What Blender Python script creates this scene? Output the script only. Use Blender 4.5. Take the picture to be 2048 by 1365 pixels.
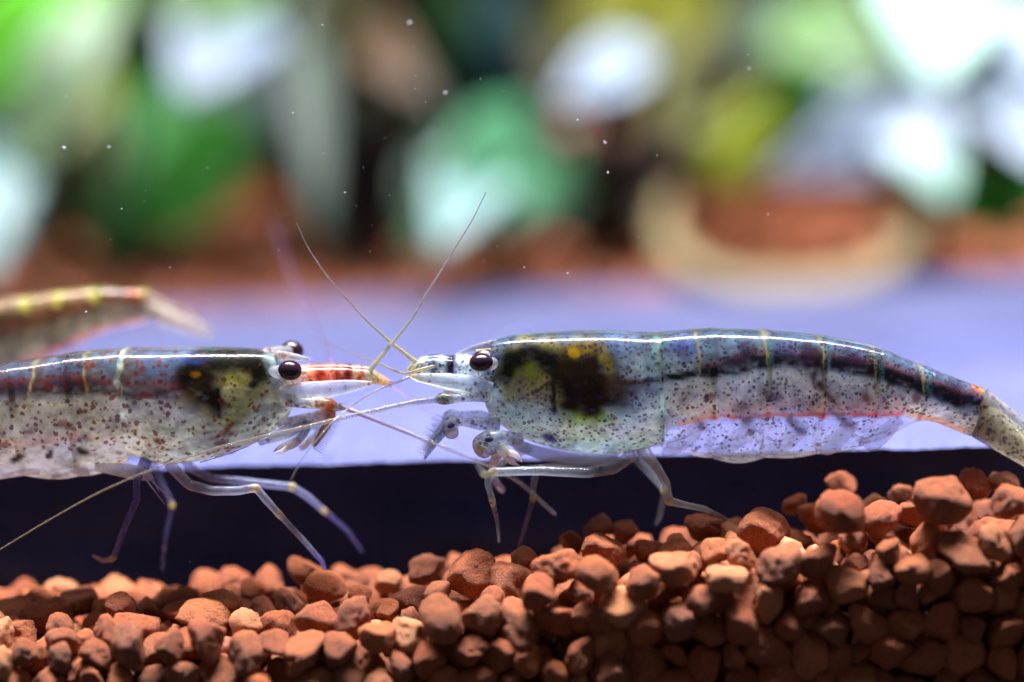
import bpy, bmesh, math, random
import numpy as np
from mathutils import Vector, noise, Matrix, Euler
R = math.radians
random.seed(7); RNG = np.random.default_rng(11)
for o in list(bpy.data.objects): bpy.data.objects.remove(o)
scene = bpy.context.scene
col = scene.collection
scene.unit_settings.system = 'METRIC'; scene.unit_settings.scale_length = 0.01      # 1 unit = 1 cm

# ------------------------------------------------------------------ camera
PITCH, DIST, FPX = R(7.0), 15.0, 5000.0          # focal length in pixels of a 2048 wide picture
cam_d = bpy.data.cameras.new('camera'); cam = bpy.data.objects.new('camera', cam_d); col.objects.link(cam)
cam.location = (0, -DIST*math.cos(PITCH), DIST*math.sin(PITCH))
cam.rotation_euler = (R(90)-PITCH, 0, 0)
cam_d.lens = 100; cam_d.sensor_fit = 'HORIZONTAL'; cam_d.sensor_width = 100*2048/FPX
cam_d.clip_start = 0.5; cam_d.clip_end = 400
cam_d.dof.use_dof = True; cam_d.dof.focus_distance = DIST-0.13; cam_d.dof.aperture_fstop = 0.115
cam_d.dof.aperture_blades = 0
scene.camera = cam
CAM = np.array(cam.location)
FW = np.array([0, math.cos(PITCH), -math.sin(PITCH)]); UP = np.array([0, math.sin(PITCH), math.cos(PITCH)])
def at(px, py, y):
    """world point seen at photo pixel (px,py) on the upright plane Y=y"""
    d = FW*FPX + np.array([1., 0, 0])*(px-1024) - UP*(py-682.5)
    return CAM + d*((y-CAM[1])/d[1])

# ------------------------------------------------------------------ light: aquarium lamp above the tank, added plant lamp behind, dim room
w = bpy.data.worlds.new('World'); scene.world = w; w.use_nodes = True
bg = w.node_tree.nodes['Background']; bg.inputs[0].default_value = (0.40, 0.38, 0.46, 1); bg.inputs[1].default_value = 0.24
def lamp(name, loc, sx, sy, power, color, rx=0, spread=180):
    d = bpy.data.lights.new(name, 'AREA'); d.shape = 'RECTANGLE'; d.size = sx; d.size_y = sy; d.energy = power; d.color = color; d.spread = R(spread)
    o = bpy.data.objects.new(name, d); col.objects.link(o); o.location = loc; o.rotation_euler = (R(rx), 0, 0); return o
lamp('aquarium_lamp', (0, 1.6, 18), 34, 2.2, 7300, (0.95, 0.95, 1.0), spread=58)
lamp('aquarium_lamp', (3, 13.2, 7.5), 30, 3, 4000, (0.92, 0.95, 1.0), spread=90)  # second lamp, added low over the plants to brighten their leaves
vs = scene.view_settings
vs.view_transform = 'Standard'; vs.look = 'None'; vs.exposure = 0.0; vs.gamma = 1; vs.use_curve_mapping = False
scene.cycles.transparent_max_bounces = 24; scene.cycles.max_bounces = 10

# ------------------------------------------------------------------ helpers
def srgb(r, g, b):
    f = lambda c: (c/255/12.92) if c/255 <= .04045 else ((c/255+.055)/1.055)**2.4
    return np.array([f(r), f(g), f(b)])
def empty(name, loc):
    o = bpy.data.objects.new(name, None); col.objects.link(o); o.location = loc; o.empty_display_size = .2; return o
def tag(o, label=None, cat=None, group=None, kind=None):
    for k, v in (('label', label), ('category', cat), ('group', group), ('kind', kind)):
        if v: o[k] = v
    return o
def org(o):
    p = np.zeros(3)
    while o is not None: p = p+np.array(o.location); o = o.parent
    return p
def mesh_obj(name, V, F, mat, parent=None, paint=None, mask=None, smooth=True, loc=None, outward=False):
    """V in world coordinates; stored local to the parent"""
    V = np.asarray(V, float)
    o0 = org(parent) if parent is not None else np.zeros(3)
    if loc is not None: o0 = o0+np.asarray(loc)
    if outward:
        c0 = V.mean(0); vol = 0.
        for f in F:
            a, b, c = V[f[0]]-c0, V[f[1]]-c0, V[f[2]]-c0; vol += a@np.cross(b, c)
            if len(f) == 4: d = V[f[3]]-c0; vol += a@np.cross(c, d)
        if vol < 0: F = [tuple(reversed(f)) for f in F]
    me = bpy.data.meshes.new(name); me.from_pydata((V-o0).tolist(), [], F)
    if paint is not None:
        a = me.color_attributes.new('paint', 'FLOAT_COLOR', 'POINT'); a.data.foreach_set('color', np.asarray(paint, np.float32).ravel())
    if mask is not None:
        m4 = np.ones((len(V), 4), np.float32); m4[:, :mask.shape[1]] = mask
        a = me.color_attributes.new('mask', 'FLOAT_COLOR', 'POINT'); a.data.foreach_set('color', m4.ravel())
    if smooth: me.polygons.foreach_set('use_smooth', [True]*len(me.polygons))
    me.materials.append(mat); me.update()
    o = bpy.data.objects.new(name, me); col.objects.link(o)
    if parent is not None: o.parent = parent
    if loc is not None: o.location = loc
    return o
def grid_faces(nu, nv, wrap=False, off=0):
    F = []
    for i in range(nu-1):
        for j in range(nv if wrap else nv-1):
            k = (j+1) % nv
            F.append((off+i*nv+j, off+i*nv+k, off+(i+1)*nv+k, off+(i+1)*nv+j))
    return F
def crom(P, n):
    """resample the control points (rows) to n rows with a Catmull-Rom curve"""
    P = np.asarray(P, float)
    if len(P) == 2: t = np.linspace(0, 1, n)[:, None]; return P[0]*(1-t)+P[1]*t
    L = np.r_[0, np.cumsum(np.maximum(np.linalg.norm(np.diff(P[:, :2], axis=0), axis=1), 1e-6))]
    M = np.gradient(P, L, axis=0)
    out = np.empty((n, P.shape[1]))
    for q, s in enumerate(np.linspace(0, L[-1], n)):
        i = min(np.searchsorted(L, s, side='right')-1, len(P)-2); h = L[i+1]-L[i]; t = (s-L[i])/h
        out[q] = (2*t**3-3*t**2+1)*P[i]+(t**3-2*t**2+t)*h*M[i]+(-2*t**3+3*t**2)*P[i+1]+(t**3-t**2)*h*M[i+1]
    return out
def sm(a, b, x):
    t = np.clip((x-a)/(b-a), 0, 1); return t*t*(3-2*t)
_tab = RNG.random((64, 64))
def vn(x, y, sc, o=3, k=0):
    r = 0; a = 1; tot = 0
    for q in range(o):
        u, v = x/sc+17.3*k+5*q, y/sc+9.1*k+3*q; i, j = np.floor(u).astype(int), np.floor(v).astype(int); f, g = u-i, v-j; f = f*f*(3-2*f); g = g*g*(3-2*g)
        t = lambda a_, b_: _tab[a_ % 64, b_ % 64]
        r = r+a*((t(i, j)*(1-f)+t(i+1, j)*f)*(1-g)+(t(i, j+1)*(1-f)+t(i+1, j+1)*f)*g); tot += a; a *= .55; sc = sc/2
    return r/tot-.5
S = 0.003                                            # cm per pixel at the focus plane

# ------------------------------------------------------------------ materials
class N:
    def __init__(s, name):
        s.m = bpy.data.materials.new(name); s.m.use_nodes = True; s.t = s.m.node_tree; s.t.nodes.clear()
    def n(s, typ, **k):
        nd = s.t.nodes.new('ShaderNode'+typ)
        for a, b in k.items():
            if a.startswith('i_'):
                key = a[2:].replace('_', ' '); nd.inputs[int(key) if key.isdigit() else key].default_value = b
            else: setattr(nd, a, b)
        return nd
    def l(s, a, b): s.t.links.new(a, b)
    def math(s, op, a, b=None, c=None, clamp=False):
        nd = s.n('Math', operation=op); nd.use_clamp = clamp
        for i, v in enumerate((a, b, c)):
            if v is None: continue
            if hasattr(v, 'links'): s.l(v, nd.inputs[i])
            else: nd.inputs[i].default_value = v
        return nd.outputs[0]
    def mixc(s, f, a, b, blend='MIX'):
        nd = s.n('Mix', data_type='RGBA', blend_type=blend)
        for i, v in ((0, f), (6, a), (7, b)):
            if hasattr(v, 'links'): s.l(v, nd.inputs[i])
            elif i == 0: nd.inputs[0].default_value = v
            else: nd.inputs[i].default_value = (*v[:3], 1)
        return nd.outputs[2]
    def mixs(s, f, a, b):
        nd = s.n('MixShader')
        if hasattr(f, 'links'): s.l(f, nd.inputs[0])
        else: nd.inputs[0].default_value = f
        s.l(a, nd.inputs[1]); s.l(b, nd.inputs[2]); return nd.outputs[0]
    def ramp(s, f, stops, interp='LINEAR'):
        nd = s.n('ValToRGB'); cr = nd.color_ramp; cr.interpolation = interp
        while len(cr.elements) < len(stops): cr.elements.new(.5)
        for e, (p, c) in zip(cr.elements, stops): e.position = p; e.color = (*c[:3], 1) if hasattr(c, '__len__') else (c, c, c, 1)
        s.l(f, nd.inputs[0]); return nd.outputs[0]
    def out(s, sh):
        o = s.n('OutputMaterial'); s.l(sh, o.inputs[0]); return s.m

def shrimp_material(name, dot_a, dot_b, scale, thr):
    s = N(name)
    tc = s.n('TexCoord').outputs['Object']
    paint = s.n('Attribute', attribute_name='paint'); mask = s.n('Attribute', attribute_name='mask')
    sep = s.n('SeparateColor'); s.l(mask.outputs['Color'], sep.inputs[0])
    dens, ring = sep.outputs[0], sep.outputs[1]
    nz = s.n('TexNoise', i_Scale=9., i_Detail=3.); s.l(tc, nz.inputs['Vector'])
    wp = s.n('VectorMath', operation='MULTIPLY_ADD'); s.l(nz.outputs['Color'], wp.inputs[0]); wp.inputs[1].default_value = (.05,)*3; s.l(tc, wp.inputs[2])
    nz2 = s.n('TexNoise', i_Scale=55., i_Detail=2.); s.l(tc, nz2.inputs['Vector'])
    wp2 = s.n('VectorMath', operation='MULTIPLY_ADD'); s.l(nz2.outputs['Color'], wp2.inputs[0]); wp2.inputs[1].default_value = (.018,)*3; s.l(wp.outputs[0], wp2.inputs[2]); wp = wp2
    vo = s.n('TexVoronoi', i_Scale=scale, i_Randomness=1.); s.l(wp.outputs[0], vo.inputs['Vector'])
    vc = s.n('SeparateColor'); s.l(vo.outputs['Color'], vc.inputs[0])
    t = s.math('MULTIPLY_ADD', vc.outputs[0], thr*.7, thr*.55)
    edge = s.math('SUBTRACT', t, vo.outputs['Distance'])
    dot = s.math('MULTIPLY', edge, 5.5, clamp=True)
    gate = s.math('GREATER_THAN', dens, vc.outputs[1])
    dot = s.math('MULTIPLY', dot, gate)
    dotc = s.mixc(vc.outputs[2], dot_a, dot_b)
    mot = s.n('TexNoise', i_Scale=22., i_Detail=5., i_Roughness=.65); s.l(tc, mot.inputs['Vector'])
    mv = s.math('MULTIPLY_ADD', mot.outputs['Fac'], 1.1, .45)
    cb = s.n('CombineColor'); [s.l(mv, cb.inputs[i]) for i in range(3)]
    base = s.mixc(.8, paint.outputs['Color'], cb.outputs[0], 'MULTIPLY')
    base = s.mixc(s.math('MULTIPLY', dot, .88), base, dotc)
    # rings of the antennae
    rg = s.math('SINE', s.math('MULTIPLY', ring, 2*math.pi)); rg = s.math('MULTIPLY_ADD', rg, .8, .0, clamp=True)
    rg = s.math('MULTIPLY', rg, s.math('GREATER_THAN', ring, .001))
    base = s.mixc(s.math('MULTIPLY', rg, .75), base, (.05, .045, .06))
    al = s.math('MAXIMUM', paint.outputs['Alpha'], s.math('MULTIPLY', dot, .85))
    al = s.math('MAXIMUM', al, s.math('MULTIPLY', rg, .8))
    bp = s.n('Bump', i_Strength=.12, i_Distance=.01)
    fn = s.n('TexNoise', i_Scale=60., i_Detail=2.); s.l(tc, fn.inputs['Vector']); s.l(fn.outputs['Fac'], bp.inputs['Height'])
    pr = s.n('BsdfPrincipled', i_Roughness=.42, i_Subsurface_Weight=.5, i_Subsurface_Scale=.3)
    pr.inputs['Subsurface Radius'].default_value = (1, .9, .8); pr.inputs['Specular IOR Level'].default_value = .25
    s.l(base, pr.inputs['Base Color']); s.l(bp.outputs[0], pr.inputs['Normal'])
    tl = s.n('BsdfTranslucent'); s.l(base, tl.inputs[0])
    body = s.mixs(.6, pr.outputs[0], tl.outputs[0])
    tr = s.n('BsdfTransparent', i_Color=(.96, .97, 1, 1))
    sh = s.mixs(al, tr.outputs[0], body)
    gl = s.n('BsdfGlossy', i_Roughness=.09, i_Color=(1, 1, 1, 1)); s.l(bp.outputs[0], gl.inputs['Normal'])
    lw = s.n('Fresnel', i_IOR=1.33); s.l(bp.outputs[0], lw.inputs['Normal'])
    geo = s.n('NewGeometry'); ff = s.math('MULTIPLY', lw.outputs[0], s.math('SUBTRACT', 1., geo.outputs['Backfacing']))
    sh = s.mixs(ff, sh, gl.outputs[0])
    return s.out(sh)

def simple(name, c, rough=.5, c2=None, scale=10., spec=.5, sss=0, bump=0, coat=0, transl=0, alpha=None):
    s = N(name); tc = s.n('TexCoord').outputs['Object']
    pr = s.n('BsdfPrincipled', i_Roughness=rough)
    pr.inputs['Specular IOR Level'].default_value = spec; pr.inputs['Coat Weight'].default_value = coat
    pr.inputs['Coat Roughness'].default_value = .15
    nz = s.n('TexNoise', i_Scale=scale, i_Detail=5.); s.l(tc, nz.inputs['Vector'])
    cc = s.mixc(nz.outputs['Fac'], c, c2 if c2 is not None else [v*.7 for v in c])
    s.l(cc, pr.inputs['Base Color'])
    if sss: pr.inputs['Subsurface Weight'].default_value = sss; pr.inputs['Subsurface Scale'].default_value = .1
    if bump:
        b = s.n('Bump', i_Strength=bump, i_Distance=.02); s.l(nz.outputs['Fac'], b.inputs['Height']); s.l(b.outputs[0], pr.inputs['Normal'])
    sh = pr.outputs[0]
    if transl:
        tl = s.n('BsdfTranslucent'); s.l(cc, tl.inputs[0]); sh = s.mixs(transl, sh, tl.outputs[0])
    if alpha is not None:
        tr = s.n('BsdfTransparent'); sh = s.mixs(alpha, tr.outputs[0], sh)
    return s.out(sh)

def pebble_material():
    s = N('terracotta_gravel'); tc = s.n('TexCoord').outputs['Object']
    oi = s.n('ObjectInfo').outputs['Random']; ri = s.n('NewGeometry').outputs['Random Per Island']
    rnd = s.math('FRACT', s.math('ADD', s.math('MULTIPLY', oi, 3.7), ri))
    off = s.n('CombineXYZ'); s.l(s.math('MULTIPLY', rnd, 40.), off.inputs[0]); s.l(s.math('MULTIPLY', rnd, 17.), off.inputs[2])
    ad = s.n('VectorMath', operation='ADD'); s.l(tc, ad.inputs[0]); s.l(off.outputs[0], ad.inputs[1]); v = ad.outputs[0]
    base = s.ramp(rnd, [(0, srgb(136, 70, 40)), (.18, srgb(166, 84, 50)), (.36, srgb(150, 82, 50)), (.52, srgb(178, 94, 50)), (.68, srgb(134, 76, 54)), (.82, srgb(186, 106, 62)), (.93, srgb(206, 138, 94)), (1, srgb(150, 66, 30))])
    n1 = s.n('TexNoise', i_Scale=9., i_Detail=6., i_Roughness=.6); s.l(v, n1.inputs['Vector'])
    base = s.mixc(s.ramp(n1.outputs['Fac'], [(.46, 0.), (.75, .6)]), base, srgb(198, 130, 86))
    base = s.mixc(s.ramp(n1.outputs['Fac'], [(.28, .7), (.45, 0.)]), base, srgb(110, 52, 34))
    n2 = s.n('TexNoise', i_Scale=38., i_Detail=4., i_Roughness=.7); s.l(v, n2.inputs['Vector'])
    pits = s.ramp(n2.outputs['Fac'], [(.30, 1.), (.38, 0.)])
    n3 = s.n('TexNoise', i_Scale=5., i_Detail=2.); s.l(v, n3.inputs['Vector'])
    pits = s.math('MULTIPLY', pits, s.ramp(n3.outputs['Fac'], [(.45, 0.), (.6, 1.)]))
    base = s.mixc(s.math('MULTIPLY', pits, .8), base, srgb(70, 28, 18))
    h = s.math('SUBTRACT', s.math('ADD', s.math('MULTIPLY', n2.outputs['Fac'], .35), n1.outputs['Fac']), s.math('MULTIPLY', pits, .5))
    b = s.n('Bump', i_Strength=.8, i_Distance=.035); s.l(h, b.inputs['Height'])
    pr = s.n('BsdfPrincipled', i_Roughness=.5, i_Subsurface_Weight=.2, i_Subsurface_Scale=.05)
    pr.inputs['Subsurface Radius'].default_value = (1, .45, .25); pr.inputs['Specular IOR Level'].default_value = .35
    s.l(base, pr.inputs['Base Color']); s.l(b.outputs[0], pr.inputs['Normal'])
    return s.out(pr.outputs[0])

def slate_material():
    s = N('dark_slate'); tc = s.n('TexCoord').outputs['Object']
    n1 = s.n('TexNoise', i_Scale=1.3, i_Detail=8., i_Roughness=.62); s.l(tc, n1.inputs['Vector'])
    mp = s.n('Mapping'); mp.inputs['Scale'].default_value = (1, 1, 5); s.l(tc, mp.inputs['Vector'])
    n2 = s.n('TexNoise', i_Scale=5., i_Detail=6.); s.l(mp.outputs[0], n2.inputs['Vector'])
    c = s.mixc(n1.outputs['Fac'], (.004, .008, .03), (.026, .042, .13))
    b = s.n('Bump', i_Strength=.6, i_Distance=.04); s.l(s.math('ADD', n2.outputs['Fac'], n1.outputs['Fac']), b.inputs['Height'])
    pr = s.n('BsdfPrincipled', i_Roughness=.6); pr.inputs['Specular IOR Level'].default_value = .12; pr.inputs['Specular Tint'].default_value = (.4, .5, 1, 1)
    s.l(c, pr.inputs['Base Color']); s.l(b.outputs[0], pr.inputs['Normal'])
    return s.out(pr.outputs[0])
def lit_silt_material():
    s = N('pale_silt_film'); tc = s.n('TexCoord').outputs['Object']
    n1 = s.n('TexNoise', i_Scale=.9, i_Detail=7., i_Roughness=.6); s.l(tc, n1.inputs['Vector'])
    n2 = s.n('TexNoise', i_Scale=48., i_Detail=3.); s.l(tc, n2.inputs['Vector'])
    c = s.mixc(s.ramp(n1.outputs['Fac'], [(.35, 0.), (.65, 1.)]), (.046, .05, .155), (.078, .084, .225))  # silt with the bright lavender light of the top put into its colour
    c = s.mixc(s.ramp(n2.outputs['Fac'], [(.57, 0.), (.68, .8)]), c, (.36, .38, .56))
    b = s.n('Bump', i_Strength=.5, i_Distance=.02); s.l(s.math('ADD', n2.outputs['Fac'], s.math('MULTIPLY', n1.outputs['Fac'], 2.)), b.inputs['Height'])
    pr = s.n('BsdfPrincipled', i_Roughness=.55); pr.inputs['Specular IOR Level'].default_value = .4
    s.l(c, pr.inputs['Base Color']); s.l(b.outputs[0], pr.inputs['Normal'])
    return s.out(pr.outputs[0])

M_peb, M_slate, M_lit_silt = pebble_material(), slate_material(), lit_silt_material()
M_back = simple('dark_back_glass', (.012, .014, .02), .4, (.02, .02, .016), .3)
M_bed = simple('gravel_silt', (.10, .045, .03), .8, (.16, .07, .045), 6.)
M_right = shrimp_material('clear_shell_navy_dots', srgb(34, 28, 66), srgb(96, 40, 52), 38., .48)
M_left = shrimp_material('clear_shell_rust_dots', srgb(150, 56, 24), srgb(96, 36, 34), 27., .47)
M_eye = simple('eye_black_maroon', (.012, .004, .009), .22, (.03, .01, .022), 14., spec=.5)

# ------------------------------------------------------------------ slate slab
PL, PR_ = at(0, 946, .85), at(2048, 893, .32)
SA = (PR_[2]-PL[2])/(PR_[0]-PL[0]); SZ = PL[2]-SA*PL[0]
def slate_z(x): return SZ+SA*x
def edge_y(x): return PL[1]+(PR_[1]-PL[1])*(x-PL[0])/(PR_[0]-PL[0])
_h = CAM[2]-slate_z(0); SLATE_BACK = CAM[1]+_h/math.tan(PITCH-math.atan((682.5-592)/FPX))
def fbm(x, y, z, o=4): return noise.fractal(Vector((x, y, z)), 1.0, 2.0, o)
def build_slate():
    xs = np.arange(-7.5, 7.51, .05); V = []; nrow = None
    zs_front = np.linspace(-3.2, -.012, 34); ts = np.r_[0, .012, .03, .06, .1, .16, .25, np.linspace(.4, 1, 22)]
    for x in xs:
        zt = slate_z(x); e = edge_y(x)+.035*fbm(x*2.2, 3, 0)+.018*fbm(x*9, 7, 1)
        row = []
        for q in zs_front:
            z = zt+q; led = .05*math.floor(4*(fbm(x*.35, z*2.6, 5)+.5))/4+.04*fbm(x*.8, z*6, 2)+.012*fbm(x*6, z*9, 4)
            lip = math.exp(q/.06)
            row.append((x, e+.03+led*(1-lip)+.03*(1-lip), z))
        for t in ts:
            y = e+.012+(SLATE_BACK-e)*t**1.6
            row.append((x, y, zt+.006*fbm(x*3, y*3, 1)+.008*fbm(x*16, y*16, 8)*(1-t)+.03*fbm(x*.5, y*.5, 9)*t))
        row += [(x, SLATE_BACK+.25, zt-.2), (x, SLATE_BACK+.3, zt-2.5)]
        V += row; nrow = len(row)
    F = [tuple(reversed(f)) for f in grid_faces(len(xs), nrow)]
    o = mesh_obj('slate_slab', V, F, M_slate, loc=(0, edge_y(0), slate_z(0)-3.2))
    o.data.materials.append(M_lit_silt); k0 = len(zs_front)-1
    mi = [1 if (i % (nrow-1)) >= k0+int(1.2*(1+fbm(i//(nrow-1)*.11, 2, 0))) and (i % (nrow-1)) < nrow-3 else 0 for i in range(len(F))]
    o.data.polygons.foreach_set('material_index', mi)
    return tag(o, 'flat dark slate slab with a pale lavender lit top behind the red gravel', 'stone')
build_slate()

# ------------------------------------------------------------------ gravel
def ztop_px(px): return np.interp(px, [-400, 0, 200, 400, 600, 750, 900, 1000, 1150, 1300, 1450, 1600, 1750, 1900, 2048, 2500],
                                  [1185, 1182, 1176, 1168, 1150, 1150, 1126, 1108, 1078, 1058, 1044, 1014, 990, 968, 956, 948])
_pz = [(x, at(x, ztop_px(x), 0)[2]) for x in range(-500, 2600, 20)]
_px = np.array([at(p, 1100, 0)[0] for p, _ in _pz]); _zz = np.array([z for _, z in _pz])
def ztop(x, y): return np.interp(x, _px, _zz)+np.where(x < 0, .03, 0)*y
YF = -.78                                             # front glass
def zback(x, y): return slate_z(0)-.25+.075*(y-SLATE_BACK)
def build_bed():
    xs = np.linspace(-30, 30, 61); ys = np.r_[YF+.45, YF+.6, edge_y(0)-.1, .9, SLATE_BACK-.4, np.linspace(SLATE_BACK+.1, 60, 30)]
    V = []
    for x in xs:
        V.append((x, YF+.45, -3.2))
        for y in ys:
            z = float(ztop(x, 0))-.38 if y < 1.2 else (slate_z(0)-1.0 if y < SLATE_BACK else zback(x, y)-.08+.06*fbm(x*.6, y*.6, 3))
            if .85 < y < 1.2: z = -2.0
            V.append((x, y, z))
    F = grid_faces(len(xs), len(ys)+1)
    return tag(mesh_obj('gravel_bed', V, [tuple(reversed(f)) for f in F], M_bed), 'bed of terracotta gravel covering the tank floor', 'gravel', kind='structure')
bed = build_bed(); del bed['category']
def pebble_shape(seed, sub):
    rg = random.Random(seed)
    bm = bmesh.new(); bmesh.ops.create_icosphere(bm, subdivisions=sub, radius=1)
    pl = []
    for k in range(rg.randint(9, 15)):
        v = Vector((rg.gauss(0, 1), rg.gauss(0, 1), rg.gauss(0, 1))).normalized(); pl.append((v, rg.uniform(.60, 1.0)))
    sc = Vector((rg.uniform(1.0, 1.38), rg.uniform(.85, 1.1), rg.uniform(.78, 1.1))); o = Vector((seed*3.1, 0, 0))
    p = rg.uniform(10, 24)
    for v in bm.verts:
        d = v.co.normalized(); acc = 1.08**-p
        for n_, c in pl:
            q = d.dot(n_)
            if q > .05: acc += (c/q)**-p
        r = acc**(-1/p)
        r += .10*noise.noise(d*1.6+o)+.075*noise.noise(d*3.6+o)+.035*noise.noise(d*8+o)+.018*noise.noise(d*17+o)
        v.co = Vector((d.x*sc.x, d.y*sc.y, d.z*sc.z))*r*1.12
    return bm
PEB = []
for k in range(16):
    bm = pebble_shape(k+1, 4); me = bpy.data.meshes.new('pebble'); bm.to_mesh(me); bm.free()
    me.polygons.foreach_set('use_smooth', [True]*len(me.polygons)); me.materials.append(M_peb); PEB.append(me)
PEBLOW = []
for k in range(10):
    bm = pebble_shape(k+31, 2); PEBLOW.append((np.array([v.co[:] for v in bm.verts]), [tuple(v.index for v in f.verts) for f in bm.faces])); bm.free()
# pebbles that can be told apart in the photograph: centre px, py, depth, radius px
SEEDS = [(945,1150,-.3,40),(1046,1122,-.18,28),(1110,1132,-.55,36),(1205,1102,-.3,40),(1196,1054,.12,27),(1250,1064,.1,28),(1146,1084,.1,25),(1190,1150,-.68,36),
 (1350,1135,-.6,44),(1410,1052,0,33),(1472,1056,.12,26),(1530,1068,-.25,42),(1590,1006,.12,25),(1634,1030,.02,34),(1690,1030,-.6,44),(1742,1012,-.1,30),(1682,972,.2,26),
 (1802,992,.14,27),(1886,996,-.6,46),(1950,968,.0,34),(2012,970,.05,32),(2022,1004,-.55,38),(1822,1026,-.2,36),(646,1176,-.1,36),(611,1140,.22,33),(850,1142,.05,32),
 (716,1192,-.15,27),(778,1166,.18,22),(832,1206,-.2,42),(440,1212,-.12,36),(372,1196,.1,29),(160,1205,.1,44),(250,1250,-.1,36),(1430,1105,-.5,30),(1300,1100,-.1,26),
 (1480,1110,-.55,32),(910,1230,-.35,36),(1030,1225,-.45,34),(1110,1240,-.6,42),(1760,1040,-.4,36),(515,1180,.2,30),(85,1200,.2,32)]
def settle():
    P, Rr, fix = [], [], []
    for px, py, y, r in SEEDS: P.append(at(px, py, y)); Rr.append(r*S*.9); fix.append(True)
    sp = .192; row = 0
    for iy, y in enumerate(np.arange(YF+.13, 1.0, sp*.86)):
        for iz, z in enumerate(np.arange(-2.55, 0, sp*.82)):
            for x in np.arange(-4.1, 4.1, sp):
                xx = x+sp*.5*((iy+iz) % 2)+random.uniform(-.07, .07); yy = y+random.uniform(-.05, .05); z2 = z+random.uniform(-.05, .05); r = random.choice((.07, .082, .09, .1, .11, .122))*random.uniform(.93, 1.05)
                if yy > edge_y(xx)-.06: continue
                zt = float(ztop(xx, yy))-r
                if z2 > zt+.05: continue
                if yy > YF+.50 and z2 < zt-.42: continue
                P.append((xx, yy, z2)); Rr.append(r); fix.append(False)
    P, Rr, fix = np.array(P), np.array(Rr), np.array(fix)
    mob = (~fix).astype(float)
    for it in range(46):
        push = np.zeros_like(P)
        order = np.argsort(P[:, 0]); Q, rr = P[order], Rr[order]; mq = mob[order]
        acc = np.zeros_like(Q)
        for k in range(1, 260):
            d = Q[k:]-Q[:-k]
            if np.all(d[:, 0] > .32): break
            L = np.linalg.norm(d, axis=1)+1e-9; ov = rr[k:]+rr[:-k]-L; hit = ov > 0
            c = (d/L[:, None])*(np.where(hit, ov, 0)*.5)[:, None]
            wt = (mq[k:]+mq[:-k]); wt = np.where(wt > 0, 2/np.maximum(wt, 1), 0)[:, None]
            acc[k:] += c*mq[k:, None]*wt; acc[:-k] -= c*mq[:-k, None]*wt
        P[order] += acc*.62
        P[:, 2] -= mob*.004
        mv = ~fix
        P[mv, 1] = np.clip(P[mv, 1], YF+Rr[mv], None); P[mv, 1] = np.minimum(P[mv, 1], edge_y(P[mv, 0])-Rr[mv]*.8)
        P[mv, 2] = np.minimum(P[mv, 2], ztop(P[mv, 0], P[mv, 1])-Rr[mv]*.85)
    return P, Rr, fix
GP, GR, GFIX = settle()
def project(P):
    d = P-CAM; z = d@FW; return 1024+FPX*d[:, 0]/z, 682.5-FPX*(d@UP)/z, z
def visible_count(P, r):
    x, y, z = project(P); zb = np.full((342, 512), 1e9); ib = np.full((342, 512), -1)
    for i in np.argsort(-z):
        rp = r[i]*FPX/z[i]/4; cx, cy = x[i]/4, y[i]/4
        x0, x1, y0, y1 = int(max(cx-rp, 0)), int(min(cx+rp+1, 511)), int(max(cy-rp, 0)), int(min(cy+rp+1, 341))
        if x1 <= x0 or y1 <= y0: continue
        yy, xx = np.mgrid[y0:y1, x0:x1]; m = (xx-cx)**2+(yy-cy)**2 < rp*rp
        ib[y0:y1, x0:x1][m] = i
    return np.bincount(ib[ib >= 0], minlength=len(P))
vis = visible_count(GP, GR)
top300 = set(np.argsort(-vis)[:299].tolist())
SV, SF, nv = [], [], 0
for i in range(len(GP)):
    rot = Euler((random.uniform(0, 6.3), random.uniform(0, 6.3), random.uniform(0, 6.3))); s3 = GR[i]*1.03
    if GFIX[i]: rot = Euler((random.uniform(-.4, .4), random.uniform(-.6, .6), random.uniform(0, .6)))
    if i in top300 and vis[i] > 0:
        o = bpy.data.objects.new('pebble', PEB[i % 16]); col.objects.link(o); o.parent = bed
        o.location = GP[i]; o.rotation_euler = rot; o.scale = (s3,)*3
    else:
        v, f = PEBLOW[i % 10]; SV.append(v@np.array(rot.to_matrix()).T*s3+GP[i]); SF += [tuple(a+nv for a in q) for q in f]; nv += len(v)
# gravel behind the slate, far out of focus
for k in range(2600):
    y = SLATE_BACK+.3+18*random.random()**1.6; x = random.uniform(-1, 1)*(4+.32*(y+15)*.5); v, f = PEBLOW[k % 10]; r = random.uniform(.1, .17)
    rot = Euler((random.uniform(0, 6.3), random.uniform(0, 6.3), 0))
    SV.append(v@np.array(rot.to_matrix()).T*r+np.array((x, y, zback(x, y)+random.uniform(-.08, .06)))); SF += [tuple(a+nv for a in q) for q in f]; nv += len(v)
tag(mesh_obj('buried_gravel', np.vstack(SV), SF, M_peb, bed), kind='stuff')

# back glass of the tank
tag(mesh_obj('back_wall', [(-60, 58, -10), (60, 58, -10), (60, 58, 60), (-60, 58, 60)], [(0, 1, 2, 3)], M_back), kind='structure')

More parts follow.
